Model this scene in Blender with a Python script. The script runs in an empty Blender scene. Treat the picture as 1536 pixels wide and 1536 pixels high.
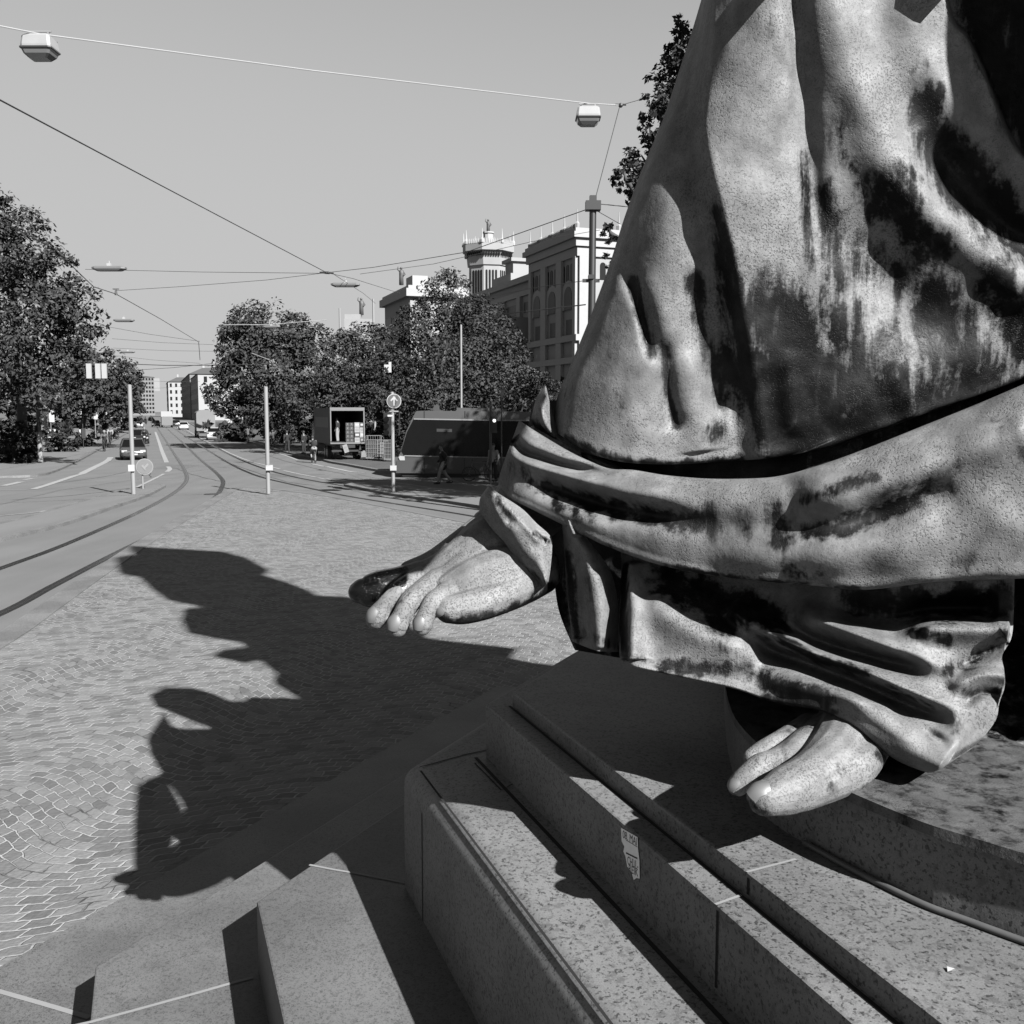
import bpy, bmesh, math, random
import numpy as np
from mathutils import Vector, Matrix
random.seed(11); RNG = np.random.default_rng(11)
SC = bpy.context.scene; COL = SC.collection
PI = math.pi; R = math.radians

# ------------------------------------------------------------------ camera
F_PX = 1500.0; CAM_H = 3.4; PITCH = math.atan2(768 - 617, F_PX)
cam_d = bpy.data.cameras.new('camera'); cam = bpy.data.objects.new('camera', cam_d); COL.objects.link(cam)
cam.location = (0, 0, CAM_H); cam.rotation_euler = (PI/2 - PITCH, 0, 0)
cam_d.sensor_width = 36; cam_d.lens = 36*F_PX/1536; cam_d.clip_start = .05; cam_d.clip_end = 6000
SC.camera = cam
CP, SP = math.cos(PITCH), math.sin(PITCH)

def ray(u, v):
    x = (u - 768)/F_PX; y = (768 - v)/F_PX
    return Vector((x, CP + y*SP, -SP + y*CP))
def G(u, v, z=0.0):                       # where the sight line of a photo point meets the level z
    d = ray(u, v); k = (z - CAM_H)/d.z
    return Vector((d.x*k, d.y*k, z))
def P(u, v, D):                           # the point of that sight line D metres ahead
    d = ray(u, v); k = D/d.y
    return Vector((d.x*k, D, CAM_H + d.z*k))
def Pn(u, v, D):
    x = (u - 768)/F_PX; y = (768 - v)/F_PX
    dy = CP + y*SP; k = D/dy
    return np.stack([x*k, D + 0*k, CAM_H + (-SP + y*CP)*k], -1)
def onplane(u, v, n, c):                  # sight line against the vertical plane p.n = c
    d = ray(u, v); k = c/(d.x*n[0] + d.y*n[1])
    return Vector((d.x*k, d.y*k, CAM_H + d.z*k))

A_ST = math.radians(-19.81)               # direction of the street and of the monument's steps
ST = Vector((math.sin(A_ST), math.cos(A_ST), 0)); SN = Vector((ST.y, -ST.x, 0))
def W(d, t, z=0.0): return SN*d + ST*t + Vector((0, 0, z))

# ------------------------------------------------------------------ light
SUN_AZ, SUN_EL = R(142.3), R(36)
S_DIR = Vector((math.sin(SUN_AZ)*math.cos(SUN_EL), math.cos(SUN_AZ)*math.cos(SUN_EL), math.sin(SUN_EL)))
sun_d = bpy.data.lights.new('sun', 'SUN'); sun_d.energy = 5.0; sun_d.angle = R(.5); sun_d.color = (1, 1, 1)
sun = bpy.data.objects.new('sun', sun_d); COL.objects.link(sun)
sun.rotation_euler = S_DIR.to_track_quat('Z', 'Y').to_euler(); sun.location = (20, -30, 40)
wd = bpy.data.worlds.new('World'); SC.world = wd; wd.use_nodes = True
nt = wd.node_tree; nt.nodes.clear()
sky = nt.nodes.new('ShaderNodeTexSky'); sky.sky_type = 'NISHITA'; sky.sun_disc = False
sky.sun_elevation = SUN_EL; sky.sun_rotation = SUN_AZ; sky.air_density = 1.0; sky.dust_density = 0.25; sky.altitude = 3000; sky.ozone_density = 1.0
sep = nt.nodes.new('ShaderNodeSeparateColor'); nt.links.new(sky.outputs[0], sep.inputs[0])
# black and white film behind an orange filter: mostly the red light of the sky
mixv = nt.nodes.new('ShaderNodeVectorMath'); mixv.operation = 'DOT_PRODUCT'; mixv.inputs[1].default_value = (.8, .2, 0.0)
nt.links.new(sky.outputs[0], mixv.inputs[0])
def wmath(op, a, b):
    n = nt.nodes.new('ShaderNodeMath'); n.operation = op
    for i, x in enumerate((a, b)):
        if isinstance(x, bpy.types.NodeSocket): nt.links.new(x, n.inputs[i])
        else: n.inputs[i].default_value = x
    return n.outputs[0]
SKY_K, SKY_GAIN = .86, 1.22                 # the film's toe and shoulder
l2 = wmath('POWER', mixv.outputs['Value'], 3.2)
film = wmath('MULTIPLY', wmath('DIVIDE', l2, wmath('ADD', l2, SKY_K**3.2)), SKY_GAIN)
bg = nt.nodes.new('ShaderNodeBackground'); bg.inputs['Strength'].default_value = .1
nt.links.new(film, bg.inputs['Color'])
out = nt.nodes.new('ShaderNodeOutputWorld'); nt.links.new(bg.outputs[0], out.inputs[0])
nt.nodes.remove(sep)
SC.view_settings.view_transform = 'Standard'; SC.view_settings.look = 'None'
SC.view_settings.exposure = 2.18; SC.view_settings.gamma = 1.0; SC.view_settings.use_curve_mapping = False
SC.cycles.max_bounces = 5; SC.cycles.diffuse_bounces = 1; SC.cycles.glossy_bounces = 3; SC.cycles.transmission_bounces = 3

# ------------------------------------------------------------------ node helper
class NT:
    def __init__(s, name):
        s.m = bpy.data.materials.new(name); s.m.use_nodes = True
        s.t = s.m.node_tree; s.b = s.t.nodes['Principled BSDF']
        s.tc = s.t.nodes.new('ShaderNodeTexCoord')
    def put(s, inp, val):
        if isinstance(val, bpy.types.NodeSocket): s.t.links.new(val, inp)
        elif hasattr(inp.default_value, '__len__') and not hasattr(val, '__len__'):
            n = len(inp.default_value); inp.default_value = [val]*3 + ([1] if n == 4 else [])
        else: inp.default_value = val
    @property
    def obj(s): return s.tc.outputs['Object']
    def mapping(s, vec, scale=(1, 1, 1), rot=(0, 0, 0), loc=(0, 0, 0)):
        n = s.t.nodes.new('ShaderNodeMapping'); s.put(n.inputs[0], vec)
        n.inputs['Scale'].default_value = scale; n.inputs['Rotation'].default_value = rot; n.inputs['Location'].default_value = loc
        return n.outputs[0]
    def noise(s, scale, detail=3, vec=None, rough=.55, dist=0.0):
        n = s.t.nodes.new('ShaderNodeTexNoise'); s.put(n.inputs['Vector'], vec or s.obj)
        n.inputs['Scale'].default_value = scale; n.inputs['Detail'].default_value = detail
        n.inputs['Roughness'].default_value = rough; n.inputs['Distortion'].default_value = dist
        return n.outputs['Fac']
    def voro(s, scale, vec=None, feature='F1', out='Distance', rnd=1.0):
        n = s.t.nodes.new('ShaderNodeTexVoronoi'); n.feature = feature; s.put(n.inputs['Vector'], vec or s.obj)
        n.inputs['Scale'].default_value = scale; n.inputs['Randomness'].default_value = rnd
        return n.outputs[out]
    def math(s, op, a, b=0.0, c=0.0, clamp=False):
        n = s.t.nodes.new('ShaderNodeMath'); n.operation = op; n.use_clamp = clamp
        s.put(n.inputs[0], a); s.put(n.inputs[1], b)
        if op in ('MULTIPLY_ADD', 'SMOOTH_MIN', 'WRAP'): s.put(n.inputs[2], c)
        return n.outputs[0]
    def step(s, x, a, b):                  # smooth 0..1 between a and b
        n = s.t.nodes.new('ShaderNodeMapRange'); n.interpolation_type = 'SMOOTHSTEP'
        s.put(n.inputs['Value'], x); n.inputs['From Min'].default_value = min(a, b); n.inputs['From Max'].default_value = max(a, b)
        n.inputs['To Min'].default_value = 0 if a < b else 1; n.inputs['To Max'].default_value = 1 if a < b else 0
        return n.outputs[0]
    def mix(s, f, a, b):                   # scalar mix
        n = s.t.nodes.new('ShaderNodeMix'); n.data_type = 'FLOAT'
        s.put(n.inputs[0], f); s.put(n.inputs[2], a); s.put(n.inputs[3], b)
        return n.outputs[0]
    def attr(s, name):
        n = s.t.nodes.new('ShaderNodeAttribute'); n.attribute_name = name; return n.outputs['Fac']
    def bump(s, h, strength=.5, dist=.01):
        n = s.t.nodes.new('ShaderNodeBump'); n.inputs['Strength'].default_value = strength; n.inputs['Distance'].default_value = dist
        s.put(n.inputs['Height'], h); s.t.links.new(n.outputs[0], s.b.inputs['Normal'])
    def done(s, col, rough=.8, spec=.3, metal=0.0):
        col = s.math('MULTIPLY', col, ALB)
        s.put(s.b.inputs['Base Color'], col); s.put(s.b.inputs['Roughness'], rough)
        s.put(s.b.inputs['Specular IOR Level'], spec); s.put(s.b.inputs['Metallic'], metal)
        return s.m
ALB = .55      # every surface as dark as the film saw it
_plain = {}
def plain(name, v, rough=.7, spec=.3, metal=0.0, var=.12, scale=3.0):
    if name in _plain: return _plain[name]
    n = NT(name); f = n.noise(scale, 4)
    col = n.math('MULTIPLY', n.math('MULTIPLY_ADD', f, 2*var, 1 - var), v)
    _plain[name] = n.done(col, rough, spec, metal); return _plain[name]

# ------------------------------------------------------------------ mesh helpers
class MB:
    def __init__(s): s.v = []; s.f = []; s.mi = []
    def add(s, vs, fs, m=0):
        o = len(s.v); s.v += [tuple(x) for x in vs]; s.f += [tuple(i + o for i in f) for f in fs]; s.mi += [m]*len(fs)
    def box(s, c, size, X=(1, 0, 0), Y=(0, 1, 0), m=0):   # centre, full sizes along X, Y, up
        X = Vector(X).normalized(); Y = Vector(Y).normalized(); Z = X.cross(Y); c = Vector(c)
        a, b, h = size[0]/2, size[1]/2, size[2]/2
        vs = [c + X*i*a + Y*j*b + Z*k*h for k in (-1, 1) for i, j in ((-1, -1), (1, -1), (1, 1), (-1, 1))]
        s.add(vs, [(3, 2, 1, 0), (4, 5, 6, 7), (0, 1, 5, 4), (1, 2, 6, 5), (2, 3, 7, 6), (3, 0, 4, 7)], m)
    def prism(s, pts, z0, z1, m=0):       # flat outline raised from z0 to z1
        n = len(pts); vs = [(p[0], p[1], z0) for p in pts] + [(p[0], p[1], z1) for p in pts]
        s.add(vs, [tuple(range(n))[::-1], tuple(range(n, 2*n))] + [(i, (i+1) % n, n + (i+1) % n, n + i) for i in range(n)], m)
    def loft(s, rings, cap=True, m=0, closed=True):
        n = len(rings[0]); vs = [p for r in rings for p in r]; fs = []
        for k in range(len(rings) - 1):
            for i in range(n if closed else n - 1):
                j = (i + 1) % n; fs.append((k*n + i, k*n + j, (k+1)*n + j, (k+1)*n + i))
        if cap and closed: fs += [tuple(range(n))[::-1], tuple(range((len(rings)-1)*n, len(rings)*n))]
        s.add(vs, fs, m)
    def tube(s, pts, r, n=8, m=0, cap=True):
        pts = [Vector(p) for p in pts]; rr = r if hasattr(r, '__len__') else [r]*len(pts); rings = []
        for i, p in enumerate(pts):
            a = pts[max(0, i-1)]; b = pts[min(len(pts)-1, i+1)]; d = (b - a)
            d = d.normalized() if d.length > 1e-9 else Vector((0, 0, 1))
            ref = Vector((0, 0, 1)) if abs(d.z) < .95 else Vector((1, 0, 0))
            x = d.cross(ref).normalized(); y = d.cross(x)
            rings.append([p + x*math.cos(2*PI*k/n)*rr[i] + y*math.sin(2*PI*k/n)*rr[i] for k in range(n)])
        s.loft(rings, cap, m)
    def lathe(s, c, prof, n=16, axis=(0, 0, 1), m=0):    # prof: (radius, height along axis)
        ax = Vector(axis).normalized(); ref = Vector((0, 0, 1)) if abs(ax.z) < .95 else Vector((1, 0, 0))
        x = ax.cross(ref).normalized(); y = ax.cross(x); c = Vector(c)
        s.loft([[c + ax*h + x*math.cos(2*PI*k/n)*r_ + y*math.sin(2*PI*k/n)*r_ for k in range(n)] for r_, h in prof], True, m)
    def disc(s, c, r, axis, th=.02, n=20, m=0): s.lathe(Vector(c) - Vector(axis).normalized()*th/2, [(r, 0), (r, th)], n, axis, m)
    def ball(s, c, r, nu=12, nv=8, m=0):
        rx, ry, rz = r if hasattr(r, '__len__') else (r, r, r); c = Vector(c)
        rings = [[c + Vector((rx*math.sin(PI*j/nv)*math.cos(2*PI*k/nu), ry*math.sin(PI*j/nv)*math.sin(2*PI*k/nu), -rz*math.cos(PI*j/nv))) for k in range(nu)] for j in range(1, nv)]
        s.loft(rings, True, m)
    def quad(s, a, b, c, d, m=0): s.add([a, b, c, d], [(0, 1, 2, 3)], m)
    def build(s, name, mat, parent=None, smooth=False, fix=True):
        me = bpy.data.meshes.new(name); me.from_pydata(s.v, [], s.f)
        for mm in (mat if isinstance(mat, (list, tuple)) else [mat]): me.materials.append(mm)
        if isinstance(mat, (list, tuple)): me.polygons.foreach_set('material_index', s.mi)
        if fix:
            b = bmesh.new(); b.from_mesh(me); bmesh.ops.recalc_face_normals(b, faces=b.faces); b.to_mesh(me); b.free()
        if smooth: me.polygons.foreach_set('use_smooth', [True]*len(me.polygons))
        o = bpy.data.objects.new(name, me); COL.objects.link(o)
        if smooth == 'auto': auto(o)
        if parent:
            o.parent = parent; o.matrix_parent_inverse = Matrix()
            o.matrix_parent_inverse = Matrix.Translation(-parent.location) if False else o.matrix_parent_inverse
        return o
def build_each(m, name, mat, parent):     # every separate piece of the builder becomes an object of its own
    par = list(range(len(m.v)))
    def find(i):
        while par[i] != i: par[i] = par[par[i]]; i = par[i]
        return i
    for f in m.f:
        for i in f[1:]: par[find(i)] = find(f[0])
    groups = {}
    for f in m.f: groups.setdefault(find(f[0]), []).append(f)
    for fs in groups.values():
        ids = sorted({i for f in fs for i in f}); mp = {k: n for n, k in enumerate(ids)}; q = MB(); q.add([m.v[i] for i in ids], [tuple(mp[i] for i in f) for f in fs])
        adopt(q.build(name, mat), parent)
def auto(o, ang=40):
    me = o.data; b = bmesh.new(); b.from_mesh(me)
    for e in b.edges: e.smooth = (len(e.link_faces) == 2 and e.calc_face_angle(0) < R(ang))
    b.to_mesh(me); b.free()
    return o
def tag(o, label=None, cat=None, group=None, kind=None):
    if label: o['label'] = label
    if cat: o['category'] = cat
    if group: o['group'] = group
    if kind: o['kind'] = kind
    return o
def empty(name, loc, label, cat, group=None, rot=0.0):
    o = bpy.data.objects.new(name, None); COL.objects.link(o); o.location = loc; o.rotation_euler = (0, 0, rot)
    o.empty_display_size = .3
    return tag(o, label, cat, group)
def adopt(o, parent):                     # child keeps its world place
    o.parent = parent
    o.matrix_parent_inverse = (Matrix.Translation(parent.location) @ Matrix.Rotation(parent.rotation_euler.z, 4, 'Z')).inverted()
    return o
def dup(root, loc, rot=0.0, label=None):  # a copy of a thing with its parts and their parts
    r = root.copy(); COL.objects.link(r); r.location = loc; r.rotation_euler = (0, 0, rot)
    if label: r['label'] = label
    for c in list(root.children):
        k = c.copy(); COL.objects.link(k); k.parent = r
        for g in list(c.children):
            h = g.copy(); COL.objects.link(h); h.parent = k
    return r
def catm(Pc, t):                          # Catmull-Rom through the rows of Pc at parameters t (0..n-1)
    Pc = np.asarray(Pc, float); n = len(Pc); t = np.clip(np.asarray(t, float), 0, n - 1 - 1e-9)
    i = t.astype(int); x = (t - i).reshape((-1,) + (1,)*(Pc.ndim - 1))
    g = lambda k: Pc[np.clip(k, 0, n-1)]
    p0, p1, p2, p3 = g(i-1), g(i), g(i+1), g(i+2)
    return .5*((2*p1) + (-p0 + p2)*x + (2*p0 - 5*p1 + 4*p2 - p3)*x**2 + (-p0 + 3*p1 - 3*p2 + p3)*x**3)
# ------------------------------------------------------------------ ground materials
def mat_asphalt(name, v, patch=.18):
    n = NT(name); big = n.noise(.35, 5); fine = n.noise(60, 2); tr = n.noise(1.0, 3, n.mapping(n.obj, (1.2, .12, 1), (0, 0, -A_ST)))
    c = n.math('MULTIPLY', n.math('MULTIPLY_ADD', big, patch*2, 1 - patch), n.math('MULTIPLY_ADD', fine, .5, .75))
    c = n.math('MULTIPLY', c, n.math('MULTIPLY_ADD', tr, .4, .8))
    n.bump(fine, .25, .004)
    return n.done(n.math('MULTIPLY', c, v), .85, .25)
def mat_cobble():
    n = NT('cobble_paving'); sep = n.t.nodes.new('ShaderNodeSeparateXYZ')
    warp = n.t.nodes.new('ShaderNodeVectorMath'); warp.operation = 'MULTIPLY_ADD'
    nz = n.t.nodes.new('ShaderNodeTexNoise'); n.put(nz.inputs['Vector'], n.obj); nz.inputs['Scale'].default_value = 4.5; nz.inputs['Detail'].default_value = 3
    n.t.links.new(nz.outputs['Color'], warp.inputs[0]); warp.inputs[1].default_value = (.1, .1, 0); n.put(warp.inputs[2], n.mapping(n.obj, (1, 1, 1), (0, 0, R(14))))
    n.t.links.new(warp.outputs[0], sep.inputs[0]); x, y = sep.outputs[0], sep.outputs[1]
    arc = n.math('MULTIPLY', n.math('SINE', n.math('MULTIPLY', x, 2*PI/2.9)), .34)     # rows laid in shallow arcs
    arc = n.math('ADD', arc, n.math('MULTIPLY', n.noise(.25, 2), .7))
    y2 = n.math('ADD', y, arc)
    cmb = n.t.nodes.new('ShaderNodeCombineXYZ'); n.put(cmb.inputs[0], x); n.put(cmb.inputs[1], y2)
    br = n.t.nodes.new('ShaderNodeTexBrick'); n.put(br.inputs['Vector'], cmb.outputs[0])
    br.offset = .5; br.inputs['Scale'].default_value = 1.0; br.inputs['Mortar Size'].default_value = .0115; br.inputs['Mortar Smooth'].default_value = .6
    br.inputs['Brick Width'].default_value = .165; br.inputs['Row Height'].default_value = .135; br.inputs['Bias'].default_value = 0
    br.inputs['Color1'].default_value = (.16, .16, .16, 1); br.inputs['Color2'].default_value = (.088, .088, .088, 1); br.inputs['Mortar'].default_value = (.2, .2, .2, 1)
    bw = n.t.nodes.new('ShaderNodeRGBToBW'); n.put(bw.inputs[0], br.outputs['Color'])
    mort = br.outputs['Fac']; sand = n.step(n.noise(2.6, 4), .28, .56)
    jc = n.mix(sand, .04, .28)                                                           # joints: some swept empty, some full of pale sand
    stone = n.math('MULTIPLY', bw.outputs[0], n.math('MULTIPLY_ADD', n.noise(28, 3), .5, .75))
    stone = n.math('MULTIPLY', stone, n.math('MULTIPLY_ADD', n.noise(.6, 3), .5, .75))
    col = n.mix(n.step(mort, .3, .9), stone, jc)
    h = n.math('ADD', n.math('MULTIPLY', n.step(mort, .9, .0), 1.0), n.math('MULTIPLY', n.noise(22, 2), .35))
    n.bump(h, 1.0, .03)
    return n.done(col, .8, .3)
def mat_granite(name, v, sp=70, dark=.045, amt=.41):
    n = NT(name); a = n.noise(sp, 2, rough=.6); b = n.noise(sp*3, 2); c = n.noise(2.0, 4)
    k = n.step(a, amt - .05, amt + .03)
    col = n.mix(k, dark, n.math('MULTIPLY_ADD', b, v*.9, v*.55))
    d2 = n.noise(.9, 5, rough=.65); col = n.math('MULTIPLY', col, n.math('MULTIPLY', n.math('MULTIPLY_ADD', c, .4, .8), n.math('MULTIPLY_ADD', n.step(d2, .38, .62), .3, .75)))
    e2 = n.noise(sp*.45, 3, rough=.7); col = n.math('MULTIPLY', col, n.math('MULTIPLY_ADD', n.step(e2, .36, .5), .35, .65))
    n.bump(n.math('ADD', b, a), .12, .003)
    return n.done(col, .6, .35)
M_ASPH = mat_asphalt('asphalt', .115); M_PAVE = mat_asphalt('pavement_stone', .125, .1); M_TRACK = mat_asphalt('track_asphalt', .1)
M_COB = mat_cobble(); M_GRAN = mat_granite('speckled_granite', .155); M_GRANF = mat_granite('fine_granite', .118, 120, .05, .40)
M_KERB = mat_granite('kerb_granite', .15, 90, .06, .38); M_JOINT = plain('joint_mortar', .2, .9); M_DARKJ = plain('open_joint', .006, .9)
M_WHITE = plain('road_paint', .26, .6, var=.2, scale=6); M_RAIL = plain('rail_steel', .03, .3, .6, .6); M_STEELP = plain('rail_polished', .055, .25, .6, .6)

def sheet(name, pts, z, mat, kind='structure', parent=None):
    m = MB(); m.add([(p[0], p[1], z) for p in pts], [tuple(range(len(pts)))])
    o = m.build(name, mat, parent); 
    b = bmesh.new(); b.from_mesh(o.data)
    for f in b.faces:
        if f.normal.z < 0: f.normal_flip()
    bmesh.ops.triangulate(b, faces=b.faces); b.to_mesh(o.data); b.free()
    if kind: o['kind'] = kind
    return o
def strip_pts(pts, w):
    L = []; Rr = []
    for i, p in enumerate(pts):
        a = pts[max(0, i-1)]; b = pts[min(len(pts)-1, i+1)]; d = (b - a); d.z = 0; d = d.normalized(); nn = Vector((d.y, -d.x, 0))
        L.append(p - nn*w/2); Rr.append(p + nn*w/2)
    return L, Rr
def strip(m, pts, w, z, mi=0):
    L, Rr = strip_pts([Vector(p) for p in pts], w); n = len(L)
    m.add([(p.x, p.y, z) for p in L] + [(p.x, p.y, z) for p in Rr], [(i, n+i, n+i+1, i+1) for i in range(n-1)], mi)
def smooth_px(px, k=6, z=0.0):
    c = catm(px, np.linspace(0, len(px)-1, (len(px)-1)*k + 1))
    return [G(a, b, z) for a, b in c]
def thick_strip(m, pts, w, z0, z1, mi=0):
    L, Rr = strip_pts([Vector(p) for p in pts], w)
    m.loft([[(a.x, a.y, z0), (b.x, b.y, z0), (b.x, b.y, z1), (a.x, a.y, z1)] for a, b in zip(L, Rr)], True, mi)

m = MB(); m.add([(-2500, -300, -.05), (2500, -300, -.05), (2500, 5000, -.05), (-2500, 5000, -.05)], [(0, 1, 2, 3)])
tag(m.build('ground', plain('far_ground', .09, .9, scale=.05)), kind='structure')
# the road: one wide sheet along the street and over the crossing
sheet('road', [W(-30, -25), W(30, -25), W(45, 60), W(26, 75), W(15, 110), W(14, 1500), W(-14, 1500), W(-14, 60), W(-45, 20)], 0.0, M_ASPH)
# cobbled plaza round the monument, bounded by the curving track
PLZ = [(-260, 1090), (-120, 1030), (0, 963), (70, 915), (130, 873), (190, 832), (245, 797), (295, 767), (330, 746), (350, 735), (362, 731)]
plz_edge = smooth_px(PLZ, 5)
plz_far = smooth_px([(362, 731), (400, 733), (450, 739), (500, 746), (600, 765), (694, 783), (800, 805), (950, 840)], 4)
poly = [(p.x, p.y) for p in plz_edge + plz_far[1:]]
poly += [(24, 18), (24, -14), (-14, -14)]
sheet('cobbled_plaza', poly, .012, M_COB)
m = MB(); thick_strip(m, [p - Vector((0, 0, 0)) for p in plz_edge], .42, -.02, .03); tag(m.build('plaza_kerb', M_KERB), kind='structure')
m = MB(); thick_strip(m, plz_far, .25, -.02, .022); tag(m.build('plaza_edge', M_PAVE), kind='structure')
# tram tracks: rails sunk in the asphalt
RAIL_A = [(-200, 925), (0, 853), (80, 824), (156, 792), (215, 765), (260, 740), (279, 722), (277, 706), (262, 682), (250, 663), (240, 648), (233, 637), (229, 630)]
RAIL_B = [(-200, 1008), (0, 921), (78, 880), (182, 826), (260, 788), (315, 753), (334, 728), (328, 713), (300, 689), (274, 664), (256, 648), (245, 638), (236, 630)]
RAIL_C = [(241, 630), (258, 641), (275, 652), (300, 668), (342, 694), (373, 709), (404, 719), (467, 733), (520, 744), (600, 757), (712, 775), (860, 803)]
RAIL_D = [(246, 630), (264, 640), (290, 653), (318, 668), (355, 687), (390, 701), (430, 713), (480, 723), (540, 733), (620, 746), (730, 765), (880, 793)]
tr_m = MB()
for px, w in ((RAIL_A, .1), (RAIL_B, .1), (RAIL_C, .09), (RAIL_D, .09)):
    pts = smooth_px(px, 6)
    strip(tr_m, pts, w + .11, .0072, 0); strip(tr_m, [p + Vector((.03, .015, 0)) for p in pts], w*.55, .009, 1)
tag(tr_m.build('tram_rails', [M_RAIL, M_STEELP], fix=False), kind='structure')
# tar seams, old patches and covers in the asphalt
sm = MB(); rs = random.Random(4)
for px in ([(20, 750), (120, 742), (190, 733)], [(60, 728), (150, 716), (190, 708)], [(330, 690), (420, 720), (470, 728)], [(255, 700), (290, 712), (330, 722)], [(370, 672), (440, 695), (520, 712)], [(0, 800), (60, 792), (120, 780)], [(210, 690), (222, 704), (226, 716)]):
    strip(sm, [p + Vector((rs.uniform(-.06, .06), rs.uniform(-.06, .06), 0)) for p in smooth_px(px, 6)], .05, .0062)
tag(sm.build('road_seams', plain('tar', .03, .5), fix=False), kind='structure')
pm = MB()
for u, v, w, l, a in ((265, 700, 1.0, 4, .1), (430, 712, 1.4, 3, -.7)):
    c = G(u, v, .0052); X = Vector((math.cos(a), math.sin(a), 0)); Y = Vector((-X.y, X.x, 0)); pm.quad(c - X*w - Y*l/2, c + X*w - Y*l/2, c + X*w + Y*l/2, c - X*w + Y*l/2)
tag(pm.build('road_patches', mat_asphalt('patched_asphalt', .1), fix=False), kind='structure')
for k, (u, v) in enumerate(((318, 741),)):
    m = MB(); m.disc(G(u, v, .014), .32, (0, 0, 1), .008, 24); tag(m.build('manhole_cover', plain('cast_iron', .035, .5, var=.5, scale=30)), ['round iron cover at the kerb tip where the tracks bend', 'round iron cover in the shadowed cobbles under the left foot'][k], 'cover')
# painted road markings
mk = MB()
def mark(px, w, k=3, z=.0135): strip(mk, smooth_px(px, k), w, z)
mark([(50, 734), (70, 728), (88, 722), (112, 714)], .32); mark([(112, 714), (124, 711)], .28); mark([(122, 711), (140, 702), (160, 692), (166, 686)], .4)
mark([(5, 729), (32, 723)], .36); mark([(35, 720), (50, 718)], .34); mark([(0, 735), (40, 735)], .12)
mark([(233, 648), (238, 662), (243, 677), (250, 694)], .3); mark([(252, 700), (255, 704), (250, 708)], .26); mark([(246, 711), (234, 717), (222, 723), (205, 731)], .16)
mark([(160, 692), (246, 690)], .22); mark([(236, 719.5), (276, 719.5)], .12)
mark([(262, 636), (280, 645), (300, 657), (322, 668), (345, 680), (372, 691), (398, 698)], .16); mark([(405, 700), (420, 704)], .16)
mark([(425, 706), (450, 711.5), (474, 716)], .17); mark([(477, 717), (487, 719)], .15); mark([(490, 718.5), (515, 723.5), (541, 728)], .15)
mark([(410, 678), (430, 684), (447, 690.5)], .2); mark([(468, 696), (486, 700)], .22); mark([(490, 700), (508, 704), (528, 708), (548, 709)], .26)
mark([(300, 655), (330, 663), (352, 668)], .12)
mark([(0, 774), (60, 768), (110, 757)], .1)
tag(mk.build('road_markings', M_WHITE, fix=False), kind='structure')
# pavements and islands, each with its kerb
def raised(name, px, h, kerb=.22, mat=M_PAVE, extra=()):
    edge = smooth_px(px, 4); pts = [(p.x, p.y) for p in edge] + [(q.x, q.y) for q in extra]
    m = MB(); m.prism(pts, -.03, h)
    o = m.build(name, mat); b = bmesh.new(); b.from_mesh(o.data); bmesh.ops.triangulate(b, faces=b.faces); b.to_mesh(o.data); b.free()
    o['kind'] = 'structure'
    return edge
e = raised('left_pavement', [(-260, 722), (-120, 719), (0, 717), (52, 715), (78, 709), (112, 694), (140, 679), (166, 664), (190, 650), (205, 641), (216, 633.5)], .11, extra=[W(-60, 320), W(-60, 20)])
m = MB(); thick_strip(m, e, .3, -.03, .118); tag(m.build('left_kerb', M_KERB), kind='structure')
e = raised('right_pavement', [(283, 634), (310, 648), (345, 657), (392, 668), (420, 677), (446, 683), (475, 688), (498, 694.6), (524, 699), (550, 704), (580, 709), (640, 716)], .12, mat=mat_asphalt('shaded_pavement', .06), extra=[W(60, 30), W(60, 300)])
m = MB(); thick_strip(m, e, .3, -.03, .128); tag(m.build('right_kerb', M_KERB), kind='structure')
e = raised('left_island', [(-120, 838), (0, 812), (90, 790), (160, 766), (215, 747), (243, 733), (245, 731), (238, 730), (205, 735), (150, 748), (60, 774), (0, 790), (-120, 815)], .1)
m = MB(); thick_strip(m, e, .16, -.02, .106); tag(m.build('left_island_kerb', M_KERB), kind='structure')
e = raised('right_island', [(518, 729.5), (545, 735), (590, 744), (650, 752), (720, 762), (820, 780), (860, 770), (780, 758), (700, 742), (640, 734), (590, 727), (555, 725.5), (530, 726.5)], .1)
m = MB(); thick_strip(m, e, .16, -.02, .106); tag(m.build('right_island_kerb', M_KERB), kind='structure')

# ------------------------------------------------------------------ the monument's octagonal steps
Q2 = math.sqrt(2); DG = (SN + ST)/Q2           # along the far diagonal side
def step_poly(d, e, back=-7.0, far=7.5):
    t = d - Q2*e; c = W(d, t)
    return [W(d, back), c, c + DG*far, W(d + 12, t + 2), W(d + 12, back)]
LV = [('border', None, -5.29, 0.02), ('lower_step', -.127*3.02, -1.414*3.02, CAM_H - 3.02), ('upper_step', .172*2.63, -1.308*2.63, CAM_H - 2.63),
      ('plinth_block', .648*1.92, -1.459*1.92, CAM_H - 1.92), ('plinth_course', 1.05*1.62, -1.507*1.62, CAM_H - 1.62), ('top_slab', 1.189*1.54, -1.488*1.54, CAM_H - 1.54)]
Z1, Z2, Z3 = LV[3][3], LV[4][3], LV[5][3]
MON = empty('monument_base', W(6, 3, 0), 'stepped granite monument base with rounded plinth edge under the bronze statue', 'monument')
d_b = LV[1][1] - 1.03
bp = step_poly(d_b, -5.29)
adopt(sheet('paved_border', bp, .03, M_GRANF, kind=None), MON)
zp = 0.0
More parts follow.
